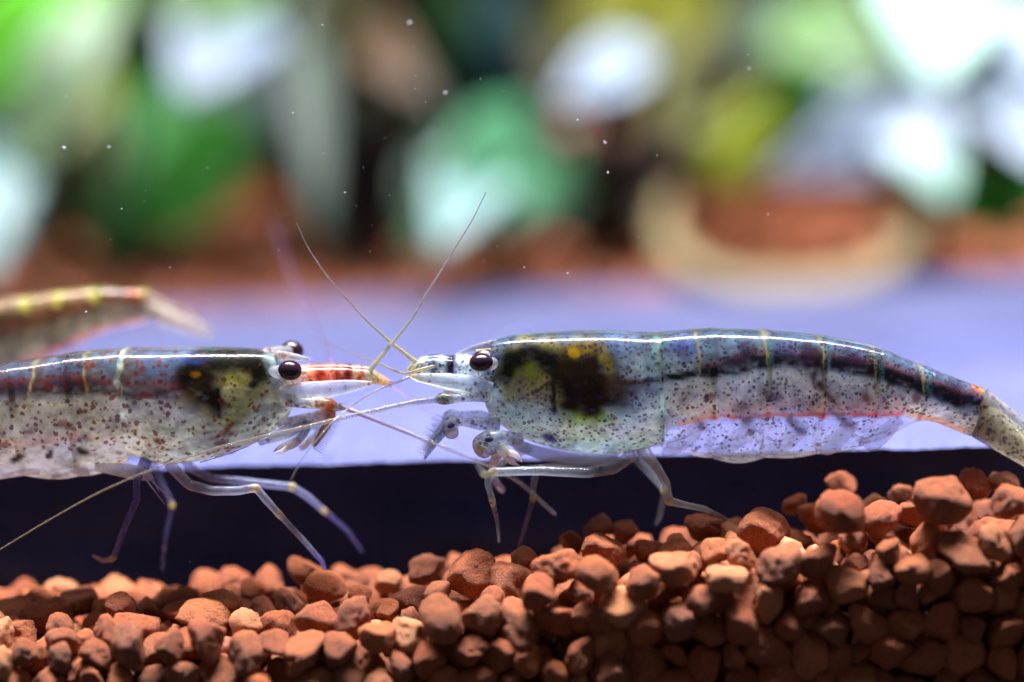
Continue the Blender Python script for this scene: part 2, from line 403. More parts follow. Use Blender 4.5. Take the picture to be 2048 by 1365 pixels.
# ------------------------------------------------------------------ shrimps
def tube(name, parent, mat, pts, n=None, seg=10, smooth=True, flat=1.0, ring=0, dots=0., cap=True, sharp=False):
    """pts rows: px, py, y, radius px, (r,g,b sRGB), alpha.  A closed tapering tube."""
    A = np.array([[p[0], p[1], p[2], p[3], *srgb(*p[4]), p[5]] for p in pts], float)
    n = n or max(8, len(A)*6)
    if sharp:
        L = np.r_[0, np.cumsum(np.linalg.norm(np.diff(A[:, :2], axis=0), axis=1))]
        ss = np.unique(np.r_[np.linspace(0, L[-1], n), L[1:-1]-4, L[1:-1]+4]); ss = ss[(ss >= 0) & (ss <= L[-1])]
        C = np.stack([np.interp(ss, L, A[:, k]) for k in range(A.shape[1])], 1)
    else: C = crom(A, n)
    C[:, 3] = np.maximum(C[:, 3], .25); C[:, 4:] = np.clip(C[:, 4:], 0, 1)
    P = np.array([at(c[0], c[1], c[2]) for c in C]); rr = C[:, 3]*S
    T = np.gradient(P, axis=0); T /= np.linalg.norm(T, axis=1)[:, None]+1e-12
    V, paint, mask = [], [], []
    dist = np.r_[0, np.cumsum(np.linalg.norm(np.diff(P, axis=0), axis=1))]
    B0 = np.array([0, 1., 0])
    for i in range(len(P)):
        b = B0-T[i]*(B0@T[i]); b /= np.linalg.norm(b)+1e-9; a = np.cross(T[i], b)
        for j in range(seg):
            th = 2*math.pi*j/seg; V.append(P[i]+a*rr[i]*math.cos(th)+b*rr[i]*flat*math.sin(th))
            q_ = 1+(.9 if dots > .3 else .25)*float(_tab[(i*7+j*13) % 64, (j*5+i*3) % 64]-.5)*(not ring); paint.append((*np.clip(C[i, 4:7]*q_, 0, 1), C[i, 7])); mask.append((dots, dist[i]/ring+.01 if ring else 0))
    F = grid_faces(len(P), seg, True)
    if cap: F += [tuple(range(seg)), tuple(reversed(range((len(P)-1)*seg, len(P)*seg)))]
    return mesh_obj(name, V, F, mat, parent, paint, np.array(mask), smooth, outward=True)

def loft(name, parent, mat, Tc, Bc, wid, y0, paintf, nu, nv=56, power=.85, cap0=False, cap1=False, low=.75):
    """body shell between a dorsal and a ventral curve (px), half widths in px"""
    T, B = crom(Tc, nu), crom(Bc, nu); W = np.interp(np.linspace(0, 1, nu), np.linspace(0, 1, len(wid)), wid)
    V, XY = [], []
    for i in range(nu):
        c, h = (T[i]+B[i])/2, (T[i]-B[i])/2
        for j in range(nv):
            th = 2*math.pi*j/nv; q = c+h*math.cos(th); sn = math.sin(th)
            dy = math.copysign(abs(sn)**(power if math.cos(th) < 0 else power+(.4-power)*min(1, 1.6*math.cos(th))), sn)*W[i]*S*(1 if math.cos(th) > 0 else 1-(1-low)*math.cos(th)**2)
            p = at(q[0], q[1], y0); V.append((p[0], y0+dy, p[2])); XY.append(q)
    F = grid_faces(nu, nv, True)
    if cap0: F.append(tuple(range(nv)))
    if cap1: F.append(tuple(reversed(range((nu-1)*nv, nu*nv))))
    XY = np.array(XY); rgb, al, dn = paintf(XY[:, 0], XY[:, 1])
    return mesh_obj(name, V, F, mat, parent, np.c_[rgb, al], np.c_[dn, np.zeros(len(dn))], outward=True)

def blob(name, parent, mat, c, r, tilt=0, paint=None, seg=24, rings=16):
    """ellipsoid, centre (px,py,y), radii (px,px,px in depth)"""
    P0 = at(*c); V = []
    for i in range(rings+1):
        ph = math.pi*i/rings
        for j in range(seg):
            th = 2*math.pi*j/seg; x = math.sin(ph)*math.cos(th)*r[0]*S; y = math.sin(ph)*math.sin(th)*r[2]*S; z = math.cos(ph)*r[1]*S
            V.append(P0+np.array([x*math.cos(tilt)-z*math.sin(tilt), y, x*math.sin(tilt)+z*math.cos(tilt)]))
    F = grid_faces(rings+1, seg, True)
    pa = np.tile(np.array([*srgb(*paint[0]), paint[1]]), (len(V), 1)) if paint else None
    return mesh_obj(name, V, F, mat, parent, pa, np.zeros((len(V), 2)) if paint else None, outward=True)

class Paint:
    def __init__(s, x, y): s.x, s.y = x+vn(x, y, 22, 4, 1)*14, y+vn(x, y, 22, 4, 2)*11; s.ux, s.uy = x, y; s.rgb = np.zeros((len(x), 3)); s.al = np.ones(len(x)); s.dn = np.ones(len(x))
    def lay(s, m, c, a=None, d=None):
        m = np.clip(m, 0, 1); s.rgb = s.rgb*(1-m)[:, None]+srgb(*c)*m[:, None]
        if a is not None: s.al = s.al*(1-m)+a*m
        if d is not None: s.dn = s.dn*(1-m)+d*m
    def ell(s, cx, cy, rx, ry, soft=.5, rot=0):
        dx, dy = s.x-cx, s.y-cy; c, q = math.cos(rot), math.sin(rot); u, v = (dx*c+dy*q)/rx, (-dx*q+dy*c)/ry
        wob = .12*np.sin(s.x*.11+s.y*.07)+.10*np.sin(s.y*.17-s.x*.05)
        return 1-sm(1-soft, 1+soft, np.sqrt(u*u+v*v)+wob)
    def line(s, pts, w, soft=.5):
        d = np.full(len(s.x), 1e9); ws = np.full(len(s.x), 1.)
        pts = np.asarray(pts, float); w = np.broadcast_to(np.asarray(w, float), (len(pts),))
        for i in range(len(pts)-1):
            a, b = pts[i, :2], pts[i+1, :2]; ab = b-a; t = np.clip(((s.x-a[0])*ab[0]+(s.y-a[1])*ab[1])/(ab@ab), 0, 1)
            dd = np.hypot(s.x-a[0]-t*ab[0], s.y-a[1]-t*ab[1]); ww = w[i]+(w[i+1]-w[i])*t
            m = dd/ww < d/ws; d = np.where(m, dd, d); ws = np.where(m, ww, ws)
        return 1-sm(1-soft, 1+soft, d/ws)
    def below(s, pts, soft=8):
        pts = np.asarray(pts, float); o = np.argsort(pts[:, 0]); yy = np.interp(s.x, pts[o, 0], pts[o, 1]); return sm(-soft, soft, s.y-yy)
    def get(s, cx=None):
        n1 = vn(s.ux, s.uy, 34, 4, 3); n2 = vn(s.ux+s.uy*.4, s.uy*2.2, 16, 4, 4)
        lum = np.clip(1.05+1.6*n1+1.3*n2, .3, 2.)
        n3 = vn(s.ux, s.uy, 60, 3, 5); cl = vn(s.ux, s.uy, 40, 3, 6)
        s.rgb = np.clip(s.rgb*lum[:, None]*np.stack([1+.3*n3, 1+.08*n3, 1-.5*n3], 1), 0, .97); s.al = s.al*np.clip(1+.5*n2, .55, 1.2)
        s.dn = s.dn*np.clip(1.05+2.2*cl, .3, 1.4)
        return s.rgb, np.clip(s.al, 0, 1), s.dn

TB_R = [(1318,667),(1393,661),(1527,663),(1640,673),(1745,693),(1843,731),(1966,777)]
BB_R = [(1322,896),(1398,914),(1552,914),(1655,905),(1745,884),(1845,842),(1938,872)]
def paint_right(x, y):
    p = Paint(x, y)
    top = np.interp(x, [t[0] for t in [(940,690)]+TB_R+[(2060,850)]], [690]+[t[1] for t in TB_R]+[850])
    p.lay(np.ones(len(x)), (178, 196, 188), .80, .95)
    p.lay(1-sm(8, 75, y-top), (84, 108, 134), .82, 1.2)
    p.lay(sm(830, 900, y)*(x < 1340), (176, 206, 204), .7, .8)
    # head interior
    p.lay(p.ell(1080, 752, 92, 78, .35), (168, 160, 86), .9)
    p.lay(p.ell(1080, 782, 36, 36, .4), (206, 190, 110), .92)
    p.lay(p.ell(1168, 838, 56, 40, .6), (150, 172, 34), .95)
    p.lay(p.ell(1048, 822, 60, 26, .6), (178, 206, 200), .8)
    p.lay(p.line([(1012, 742), (1022, 716), (1060, 704), (1100, 714), (1120, 744)], [18, 25, 27, 28, 22], .55), (14, 15, 3), 1., .3)
    p.lay(p.ell(1058, 738, 26, 18, .5), (140, 140, 26), .95)
    p.lay(p.line([(1130, 702), (1180, 690), (1210, 712)], [16, 18, 16], .6), (116, 98, 24), .95)
    p.lay(p.ell(1172, 768, 66, 54, .32), (30, 13, 3), 1., .1)
    p.lay(p.ell(1160, 728, 50, 26, .5), (48, 30, 4), 1., .2)
    p.lay(p.ell(1212, 775, 46, 30, .45, .1), (38, 20, 5), 1., .1)
    p.lay(p.line([(1230, 762), (1268, 757), (1300, 752)], [22, 10, 6], .7), (84, 58, 40), .95)
    p.lay(p.ell(1148, 699, 13, 9, .35), (160, 126, 12), 1., 0)
    p.lay(p.ell(1212, 716, 12, 26, .5, -.3), (160, 140, 60), .95)
    p.lay(p.line([(1064, 774), (1104, 752)], 3, .6), (60, 48, 14), 1.)
    p.lay(p.line([(1104, 750), (1106, 812)], [3, 6], .6), (30, 16, 4), 1.)
    p.lay(p.line([(1100, 850), (1180, 855), (1280, 850)], 16, .9)*.6, (206, 220, 216), .75)
    p.lay(p.ell(1100, 872, 18, 9, .6, .6), (40, 44, 92), .9)
    p.lay(p.ell(984, 790, 14, 26, .4), (190, 212, 214), .8, 0)
    p.lay(p.ell(988, 765, 6, 6, .5), (34, 34, 70), .9)
    # gut
    gut = [(1290, 752), (1330, 746), (1390, 738), (1440, 730), (1500, 716), (1560, 713), (1640, 718), (1745, 736), (1850, 772), (1915, 795), (1948, 801)]
    p.lay(p.line([(a, b-14) for a, b in gut[2:]], 7, .9)*.7, (150, 84, 84), .9)
    p.lay(p.line(gut, [7, 9, 11, 14, 16, 16, 15, 15, 15, 14, 8], .45), (22, 20, 32), .97, .5)
    # warm muscle streaks
    p.lay(p.line([(1380, 790), (1500, 790), (1650, 790), (1800, 800)], 18, .9)*.45, (214, 182, 176), .9)
    p.lay((1-p.below([(1300, 1000), (1330, 846), (1420, 826), (1790, 822), (1938, 870)], 6))*p.below([(1300, 770), (1390, 758), (1500, 740), (1640, 742), (1745, 760), (1850, 796), (1940, 830)], 9)*sm(1320, 1360, x)*.75, (226, 224, 212), .88, 1.)
    # red nerve line and what hangs below it
    cut = [(1250, 1000), (1318, 905), (1336, 852), (1420, 830), (1550, 827), (1700, 825), (1795, 826), (1850, 842), (1938, 874), (2100, 980)]
    bel = p.below(cut, 5)
    p.lay(bel, (206, 212, 242), .20, .55)
    p.lay(bel*sm(890, 915, y), (226, 232, 246), .32, .1)
    p.lay(p.line([(1350, 842), (1420, 825), (1550, 822), (1700, 820), (1795, 820)], [3, 5, 5, 6, 5], .6), (238, 104, 100), .95, .2)
    p.lay(p.line([(1380, 812), (1550, 806), (1795, 806)], 11, .9)*.55, (240, 186, 170), .92)
    p.lay(p.line([(1360, 838), (1425, 819)], 7, .7)*.7, (250, 180, 130), .9)
    p.lay(p.line([(1810, 824), (1860, 836), (1925, 862)], [5, 6, 6], .8), (230, 176, 150), .9, .1)
    for cx, cy, rx, ry, rot, c in ((1401, 845, 8, 8, 0, (44, 36, 84)), (1496, 856, 12, 8, 0, (44, 24, 60)), (1590, 851, 17, 10, .5, (52, 52, 80)), (1576, 835, 8, 14, -.4, (80, 80, 100)),
                                   (1688, 842, 24, 7, .45, (92, 50, 50)), (1490, 828, 12, 9, 0, (90, 84, 110)), (1612, 705, 20, 22, .3, (44, 10, 30)), (1621, 736, 6, 24, .1, (50, 14, 30)),
                                   (1634, 762, 10, 9, .6, (130, 66, 30)), (1646, 783, 12, 8, .7, (110, 46, 30)), (1728, 786, 12, 9, .5, (136, 56, 40)), (1822, 790, 8, 9, .3, (140, 60, 50)),
                                   (1412, 786, 16, 7, -.3, (130, 86, 80)), (1540, 784, 16, 8, -.3, (120, 76, 76)), (1703, 714, 22, 9, .2, (80, 26, 60)), (1830, 745, 6, 18, .1, (30, 36, 60)),
                                   (1470, 706, 26, 10, -.3, (84, 44, 70)), (1360, 690, 34, 20, 0, (72, 88, 130)), (1560, 690, 30, 12, .2, (70, 84, 120)), (1952, 772, 18, 10, .8, (190, 110, 60)), (1935, 792, 14, 6, .5, (24, 34, 74))):
        p.lay(p.ell(cx, cy, rx, ry, .5, rot)*.85, c, .92)
    for (tx, ty), (bx, by) in zip(TB_R, BB_R):                      # yellow hoops at the joints
        ex, ey = tx+(bx-tx)*.42, ty+(by-ty)*.42
        p.lay(p.line([(tx-3, ty-4), (tx-3, ty+10), (ex-2, ey)], [6, 3, 1.5], .6)*.6, (190, 170, 84), .92, .1)
        p.lay(p.line([(tx+8, ty+14), (tx+10, ty+60)], [7, 4], .8)*.5, (92, 150, 160), .9)
    p.lay(p.line([(1308, 672), (1306, 740)], 10, .7)*.5, (120, 184, 184), .85, .2)
    p.lay(sm(1960, 2010, x), (176, 170, 120), .8, .15)
    return p.get()

TB_L = [(252,698),(178,704),(76,719),(-55,742),(-170,775),(-280,820),(-400,880)]
BB_L = [(258,922),(205,946),(66,950),(-62,958),(-180,955),(-300,940),(-380,960)]
def paint_left(x, y):
    p = Paint(x, y)
    top = np.interp(x, [-400, -280, -170, -55, 76, 178, 252, 560], [880, 820, 775, 742, 719, 704, 698, 704])
    p.lay(np.ones(len(x)), (226, 228, 206), .9, 1.1)
    p.lay(1-sm(30, 92, y-top), (92, 112, 138), .86, 1.2)
    p.lay(sm(790, 840, y)*sm(300, 420, x), (206, 224, 204), .88, .8)
    p.lay(p.ell(470, 770, 80, 62, .5), (170, 170, 110), .92, .9)
    p.lay(p.ell(432, 822, 52, 34, .6), (176, 180, 106), .92, .9)
    p.lay(p.ell(400, 770, 46, 44, .4), (58, 34, 10), 1., .15)
    p.lay(p.line([(378, 742), (420, 720), (470, 714), (512, 722), (528, 744), (510, 762)], [18, 26, 26, 25, 20, 10], .6), (20, 20, 3), 1., .2)
    p.lay(p.ell(432, 785, 26, 30, .5), (34, 18, 4), 1., .1)
    p.lay(p.line([(340, 790), (380, 792)], [10, 16], .8), (140, 116, 60), .92)
    p.lay(p.ell(478, 754, 26, 11, .5, -.2), (150, 152, 40), .95)
    p.lay(p.ell(478, 775, 24, 16, .5), (216, 216, 150), .95)
    p.lay(p.line([(446, 768), (446, 822)], [4, 6], .6), (20, 18, 20), 1.)
    p.lay(p.line([(432, 864), (452, 856), (468, 838)], [5, 7, 5], .5), (130, 84, 40), 1., 0)
    p.lay(p.ell(400, 742, 10, 7, .5), (150, 100, 14), 1.)
    p.lay(p.ell(390, 712, 30, 9, .6), (40, 60, 130), .9)
    p.lay(p.line([(270, 790), (330, 800), (420, 850)], 26, .9)*.6, (236, 238, 228), .9, .4)
    gut = [(-390, 860), (-200, 810), (-60, 782), (0, 775), (100, 768), (200, 768), (300, 776), (360, 776)]
    p.lay(p.line([(a, b-12) for a, b in gut], [12]*8, .8)*.8, (132, 58, 66), .95)
    p.lay(p.line(gut, [10, 15, 18, 19, 16, 13, 10, 9], .7)*.92, (56, 44, 60), .96, .7)
    p.lay(p.line([(-300, 900), (-60, 880), (0, 876), (80, 872), (160, 862), (240, 870)], [10, 11, 11, 11, 10, 6], .9)*.6, (236, 180, 168), .95)
    bel = p.below([(-400, 930), (-60, 898), (30, 896), (140, 885), (250, 882), (262, 900), (300, 1000), (600, 1000)], 7)
    p.lay(bel, (236, 236, 236), .82, .12)
    p.lay(bel*sm(925, 952, y), (240, 242, 250), .55, .02)
    for cx, cy, rx, ry, rot in ((176, 894, 12, 8, .3), (112, 900, 8, 12, .5), (44, 908, 16, 8, -.4), (-80, 915, 14, 9, .2)):
        p.lay(p.ell(cx, cy, rx, ry, .5, rot), (40, 28, 30), .95, 0)
    for cx, cy, rx, ry in ((300, 778, 22, 9), (176, 757, 12, 9), (100, 756, 14, 8), (145, 840, 20, 7), (325, 873, 9, 8), (245, 900, 9, 6), (448, 880, 16, 8), (70, 850, 12, 6), (20, 880, 16, 7)):
        p.lay(p.ell(cx, cy, rx, ry, .5)*.8, (120, 44, 24), .95)
    for (tx, ty), (bx, by) in zip(TB_L, BB_L):
        ex, ey = tx+(bx-tx)*.4, ty+(by-ty)*.4
        p.lay(p.line([(tx, ty-3), (tx, ty+12), (ex, ey)], [7, 4, 1.5], .6)*.65, (206, 190, 110), .95, .4)
        p.lay(p.line([(tx+13, ty+12), (tx+11, ty+55)], [11, 7], .8)*.6, (86, 70, 40), .95, 1.)
    p.lay(p.line([(250, 700), (247, 760)], 5, .6)*.7, (190, 216, 210), .95, .1)
    p.lay(p.line([(548, 712), (580, 770), (592, 806)], 14, .8)*.8, (170, 200, 206), .75, .3)
    return p.get()

TB_B = [(-245,648),(-165,632),(-45,608),(55,593),(118,584),(192,577),(292,579)]
BB_B = [(-240,800),(-160,795),(-50,782),(40,742),(118,704),(195,668),(288,645)]
def paint_behind(x, y):
    p = Paint(x, y)
    top = np.interp(x, [t[0] for t in TB_B], [t[1] for t in TB_B]); bot = np.interp(x, [t[0] for t in BB_B], [t[1] for t in BB_B])
    f = (y-top)/np.maximum(bot-top, 1)
    p.lay(np.ones(len(x)), (150, 150, 122), .8, .7)
    p.lay(1-sm(.05, .2, f), (150, 120, 80), .85)
    p.lay((1-sm(.10, .2, np.abs(f-.30+.1*(x > 200))))*(x < 300), (112, 80, 60), .9)
    p.lay(sm(.78, .95, f), (232, 160, 150), .92)
    p.lay(p.ell(275, 586, 20, 12, .5, .5), (160, 84, 50), .98)
    for tx, ty in TB_B: p.lay(p.line([(tx, ty-3), (tx+6, ty+24)], [14, 7], .6)*.6, (196, 194, 80), .95)
    p.lay(sm(285, 330, x), (246, 226, 190), .95, 0); p.lay(sm(385, 410, x), (206, 206, 236), .5, 0)
    return p.get()

def abdomen(parent, mat, TB, BB, wid, y0, paintf, bulge):
    nseg = len(TB)-1; TT = crom(TB, nseg*8+1); BBs = crom(BB, nseg*8+1); d = 1 if TB[-1][0] > TB[0][0] else -1
    for i in range(nseg-1, -1, -1):
        T = TT[i*8:i*8+9].copy(); B = BBs[i*8:i*8+9].copy(); s = np.linspace(0, 1, 9)
        if i: T = np.vstack([T[0]-[d*12, 0]+(TT[i*8-1]-TT[i*8])*0+[0, 5], T]); B = np.vstack([B[0]-[d*12, 5], B]); s = np.r_[0, s]
        B[:, 1] += bulge[i]*np.sin(math.pi*s)
        T[-1, 1] -= 1.5; T[-2, 1] -= .8
        w = np.interp(s, [0, 1], [wid[i]*.97, wid[i+1]*1.015]); 
        if i: w[0] -= 5
        loft('abdomen_segment', parent, mat, T, B, w, y0, paintf, 44, 104, cap1=False, low=.55)
def tail_fan(parent, mat, T0, B0, dirv, L, y0, colr, alpha, half):
    """telson and four uropods; T0,B0 dorsal and ventral end of the last segment, dirv unit direction in px"""
    d = np.array(dirv, float); c = (np.array(T0)+np.array(B0))/2; hh = np.linalg.norm(np.array(T0)-np.array(B0))/2
    def plate(name, base, spread, drop, ln, wd, al):
        pts = []
        for t, r in ((0, 1.), (.25, .88), (.55, .7), (.8, .55), (.95, .35), (1, .1)):
            q = np.array(base)+d*ln*t+np.array([-d[1], d[0]])*drop*t*(1 if d[0] > 0 else -1)
            pts.append((q[0], q[1], y0+spread*S*t, wd*r, colr, al*(1-.35*t)))
        tube(name, parent, mat, pts, 26, 16, flat=.35, dots=.7)
    top = np.array(T0)*.75+np.array(B0)*.25
    plate('telson', top, 0, hh*.25, L*.8, half*.55, alpha)
    for sg in (-1, 1):
        plate('uropod', c+np.array([0, hh*.1]), sg*half*.9, hh*.25, L, half*.72, alpha*.85)
        plate('uropod', c+np.array([0, hh*.25]), sg*half*1.6, hh*.35, L*.95, half*.72, alpha*.75)

CLR, YEL, VIO, PALE, RUST, BEIGE, GREY = (150, 162, 178), (206, 180, 84), (84, 80, 168), (196, 208, 216), (150, 64, 34), (186, 172, 130), (150, 146, 150)
def leg(parent, mat, pts, joints, clr=CLR, tipc=None, al=.5, name='leg', dots=.05):
    """pts (px,py,y,r); yellow cuffs at the listed joints"""
    rows = []; pts = [(a, b, y, r*.78) for a, b, y, r in pts]
    for i, (a, b, y, r) in enumerate(pts):
        last = i >= len(pts)-2 and tipc is not None
        c = tipc if last else clr
        if i in joints:
            p0, p1 = pts[max(i-1, 0)], pts[min(i+1, len(pts)-1)]
            for q, f in ((p0, .0), ):
                v = np.array(q[:3])-np.array((a, b, y)); ln = np.linalg.norm(v[:2])+1e-6; v = v/ln
                rows.append((*(np.array((a, b, y))+v*10)[:3], r, c, al))
            rows.append((a, b, y, r*1.18, YEL, .8))
            v = np.array(p1[:3])-np.array((a, b, y)); ln = np.linalg.norm(v[:2])+1e-6; v = v/ln
            rows.append((*(np.array((a, b, y))+v*9)[:3], r*.92, tipc if tipc is not None and i >= len(pts)-3 else c, al))
        else: rows.append((a, b, y, r, c, al))
    return tube(name, parent, mat, rows, 46, 12, sharp=True, dots=dots)
def flag(parent, mat, pts, r0, r1, c=GREY, al=.8, ring=0, name='antenna', n=70, c2=None):
    m = len(pts); rows = []
    for i, q in enumerate(pts):
        t = i/(m-1); cc = c if c2 is None else tuple(np.array(c)*(1-t)+np.array(c2)*t)
        rows.append((q[0], q[1], q[2], r1+(r0-r1)*(1-t)**1.7, cc, al*(1-.3*t)))
    return tube(name, parent, mat, rows, n, 8, ring=ring)
def hairs(name, parent, mat, segs, c=(230, 236, 250), al=.5, r=.9):
    V, F, pa = [], [], []
    for a, b in segs:
        P0, P1 = at(*a), at(*b); k = len(V); d = P1-P0; u = np.cross(d, [0, 1, 0]); u /= np.linalg.norm(u)+1e-9; v = np.array([0, 1., 0])
        for P, q in ((P0, 1.), (P1, .3)):
            for j in range(4): th = j*math.pi/2; V.append(P+(u*math.cos(th)+v*math.sin(th))*r*q*S)
        F += [(k+j, k+(j+1) % 4, k+4+(j+1) % 4, k+4+j) for j in range(4)]
    pa = np.tile(np.array([*srgb(*c), al]), (len(V), 1))
    return mesh_obj(name, V, F, mat, parent, pa, np.zeros((len(V), 2)))
def plates(name, parent, mat, pts, al, c, flat=.3, dots=0):
    return tube(name, parent, mat, [(*q, c, al) for q in pts], 30, 14, flat=flat, dots=dots)
def claw(parent, mat, base, tip, y, r, open_, white=(255, 252, 252)):
    """hand and two fingers of a small pincer, cream tips"""
    b, t = np.array(base, float), np.array(tip, float); d = t-b; n_ = np.array([-d[1], d[0]]); m = b+d*.45
    h = tube('claw', parent, mat, [(*b, y, r*.6, PALE, .75), (*(b+d*.2), y, r*1.05, white, .9), (*m, y, r, white, .95), (*(b+d*.55), y, r*.7, (230, 190, 140), .95)], 14, 12, flat=.7)
    for sg in (1, -1):
        q = b+d*.7+n_*open_*sg*.8; e = t+n_*open_*sg*.45
        tube('finger', h, mat, [(*(m+n_*open_*sg*.3), y+.01*sg, r*.62, white, .95), (*q, y+.02*sg, r*.55, white, .95), (*e, y+.02*sg, r*.12, (226, 220, 250), .8)], 14, 10, flat=.6)
    return h

# ---------------- right shrimp
Y0 = 0.0
SR = empty('shrimp', at(1200, 1000, Y0)); tag(SR, 'clear shrimp with fine navy dots, large brown stomach and a dark stripe along its back', 'shrimp')
TC_R = [(984,683),(1000,678),(1030,673),(1080,669),(1150,665),(1220,664),(1280,667),(1320,668)]
BC_R = [(966,800),(976,822),(1000,848),(1040,874),(1090,892),(1160,905),(1240,907),(1326,888)]
abdomen(SR, M_right, TB_R, BB_R, [74, 76, 74, 68, 60, 52, 40], Y0, paint_right, [0, 9, 4, 4, 3, 0])
loft('carapace', SR, M_right, TC_R, BC_R, [44, 58, 68, 75, 79, 81, 81, 79], Y0, paint_right, 170, 128, cap0=True)
tail_fan(SR, M_right, TB_R[-1], BB_R[-1], (.86, .51), 230, Y0, (176, 174, 148), .6, 50)
tube('rostrum', SR, M_right, [(1060, 676, Y0, 4, (120, 124, 140), .6), (1000, 686, Y0, 8, (96, 92, 112), .7), (962, 694, Y0, 8, (130, 130, 150), .6), (935, 701, Y0, 5, (150, 156, 176), .5), (911, 710, Y0, 1.2, (230, 234, 244), .5)], 30, 12, flat=.4, dots=.1)
hairs('rostrum_ridge', SR, M_right, [((952, 701, -.05), (978, 698, -.05)), ((978, 698, -.05), (986, 699, -.06))], (250, 214, 130), .95, 1.6)  # golden glint on the rostrum, modelled as coloured threads
for yy, px, py in ((-.19, 962, 725), (.19, 968, 716)):
    e = blob('eye', SR, M_eye, (px, py, yy), (24, 18, 20), .12)
    tube('eyestalk', e, M_right, [(px+50, py-2, yy*.2, 9, (110, 80, 80), .7), (px+34, py, yy*.45, 11, (150, 140, 150), .6), (px+20, py+3, yy*.72, 13, (210, 210, 222), .5), (px+8, py+5, yy*.85, 15, (226, 226, 240), .5)], 20, 16)
# antennule peduncles (upper feelers' stalks) and antennal scales
for yy, dy in ((-.09, 0), (.10, -5)):
    tube('antennule_stalk', SR, M_right, [(985, 742+dy, yy, 22, (178, 190, 200), .8), (945, 738+dy, yy, 21, (196, 210, 222), .75), (912, 732+dy, yy, 19, (160, 176, 196), .85), (908, 732+dy, yy, 17, (70, 84, 120), .9),
         (880, 731+dy, yy, 17, (186, 204, 214), .8), (866, 731+dy, yy, 17, (70, 90, 126), .85), (852, 733+dy, yy, 16, (180, 196, 206), .8), (834, 738+dy, yy, 13, (196, 190, 160), .8), (818, 748+dy, yy, 7, (206, 190, 130), .8)], 46, 16, dots=1.)
for yy in (-.2, .2):
    tube('antennal_scale', SR, M_right, [(985, 778, yy*.9, 12, (196, 212, 216), .6), (950, 772, yy, 19, (206, 220, 222), .36), (900, 765, yy, 17, (200, 216, 220), .45), (850, 757, yy, 10, (212, 216, 206), .5), (818, 752, yy*.9, 2, (230, 214, 160), .7)], 34, 14, flat=.3, dots=.25)
hairs('scale_rim', SR, M_right, [((980, 795, -.2), (935, 785, -.22)), ((935, 785, -.22), (880, 774, -.23)), ((880, 774, -.23), (835, 763, -.22)), ((835, 763, -.22), (816, 752, -.2))], (250, 250, 226), .9, 1.3)
tube('antenna_base', SR, M_right, [(980, 790, -.18, 16, (190, 210, 212), .75), (950, 793, -.2, 11, (190, 202, 204), .6), (915, 797, -.2, 9, (186, 196, 204), .6), (892, 798, -.2, 12, (120, 124, 100), .85), (882, 798, -.2, 12, (130, 130, 106), .85), (872, 800, -.2, 8, (180, 186, 190), .6)], 34, 12, dots=.9)
tube('antenna_base', SR, M_right, [(985, 785, .16, 13, (190, 210, 212), .7), (930, 786, .2, 9, (190, 202, 204), .6), (890, 784, .22, 9, (150, 150, 140), .8)], 24, 12, dots=.9)
flag(SR, M_right, [(876, 799, -.2), (820, 807, -.22), (760, 820, -.25), (700, 833, -.28), (600, 857, -.32), (530, 873, -.34), (430, 898, -.36), (325, 932, -.38), (205, 982, -.4), (90, 1045, -.36), (-10, 1105, -.3), (-90, 1150, -.2)], 7., 1.2, (170, 172, 186), .4, .019, n=260, c2=(150, 120, 60))
flag(SR, M_right, [(890, 782, .22), (930, 740, .6), (1000, 676, 1.2), (1045, 650, 1.7), (1092, 622, 2.2)], 4, 1.5, (186, 190, 226), .75)
flag(SR, M_right, [(834, 726, -.09), (808, 706, -.1), (784, 687, -.12), (755, 661, -.12), (732, 640, -.1), (700, 605, -.08), (645, 540, -.02), (608, 480, 0), (594, 448, .02)], 5.5, 1., (176, 168, 130), .85, n=90, c2=(140, 120, 120))
flag(SR, M_right, [(880, 730, -.12), (840, 740, -.16), (807, 747, -.16), (782, 738, -.1), (750, 724, 0), (712, 711, .2), (675, 696, .45), (640, 680, .8), (580, 670, 1.3), (520, 676, 1.9)], 4., 1.5, (196, 182, 136), .75, n=90, c2=(140, 130, 170))
flag(SR, M_right, [(825, 750, -.1), (807, 760, -.14), (775, 772, -.16), (750, 783, -.18), (700, 815, -.22), (672, 838, -.3), (630, 885, -.42), (600, 925, -.5), (582, 960, -.55)], 4.2, 1.2, (190, 186, 190), .4, .019, n=180)
# mouthparts: a feeding leg with bristles, plates under the chest
for yy, oy in ((-.12, 0), (.1, -14)):
    m = tube('maxilliped', SR, M_right, [(1000, 850, yy, 15, (206, 222, 232), .5), (960, 848+oy, yy, 13, (206, 222, 232), .5), (915, 845+oy, yy-.02, 9, (212, 226, 240), .5), (900, 846+oy, yy-.02, 13, (216, 220, 232), .6), (890, 862+oy, yy-.02, 8, (140, 170, 196), .6), (868, 888+oy, yy, 7, (120, 156, 180), .6), (848, 918+oy, yy, 3, (150, 170, 200), .5)], 40, 12, dots=.5)
    sg = []
    for k in range(22):
        t = k/21; px, py = 893-40*t, 850+oy+60*t; ln = 16+6*random.random()
        sg.append(((px-4, py, yy), (px-4-ln, py-4-6*random.random(), yy-.04*random.random())))
    hairs('bristles', m, M_right, sg, (236, 240, 255), .6, 1.)
    blob('maxilliped_joint', m, M_right, (903, 866+oy, yy-.03), (15, 13, 8), 0, ((238, 228, 218), .65)); blob('maxilliped_spot', m, M_right, (902, 852+oy, yy-.06), (8, 5, 4), .3, ((40, 56, 150), .9))
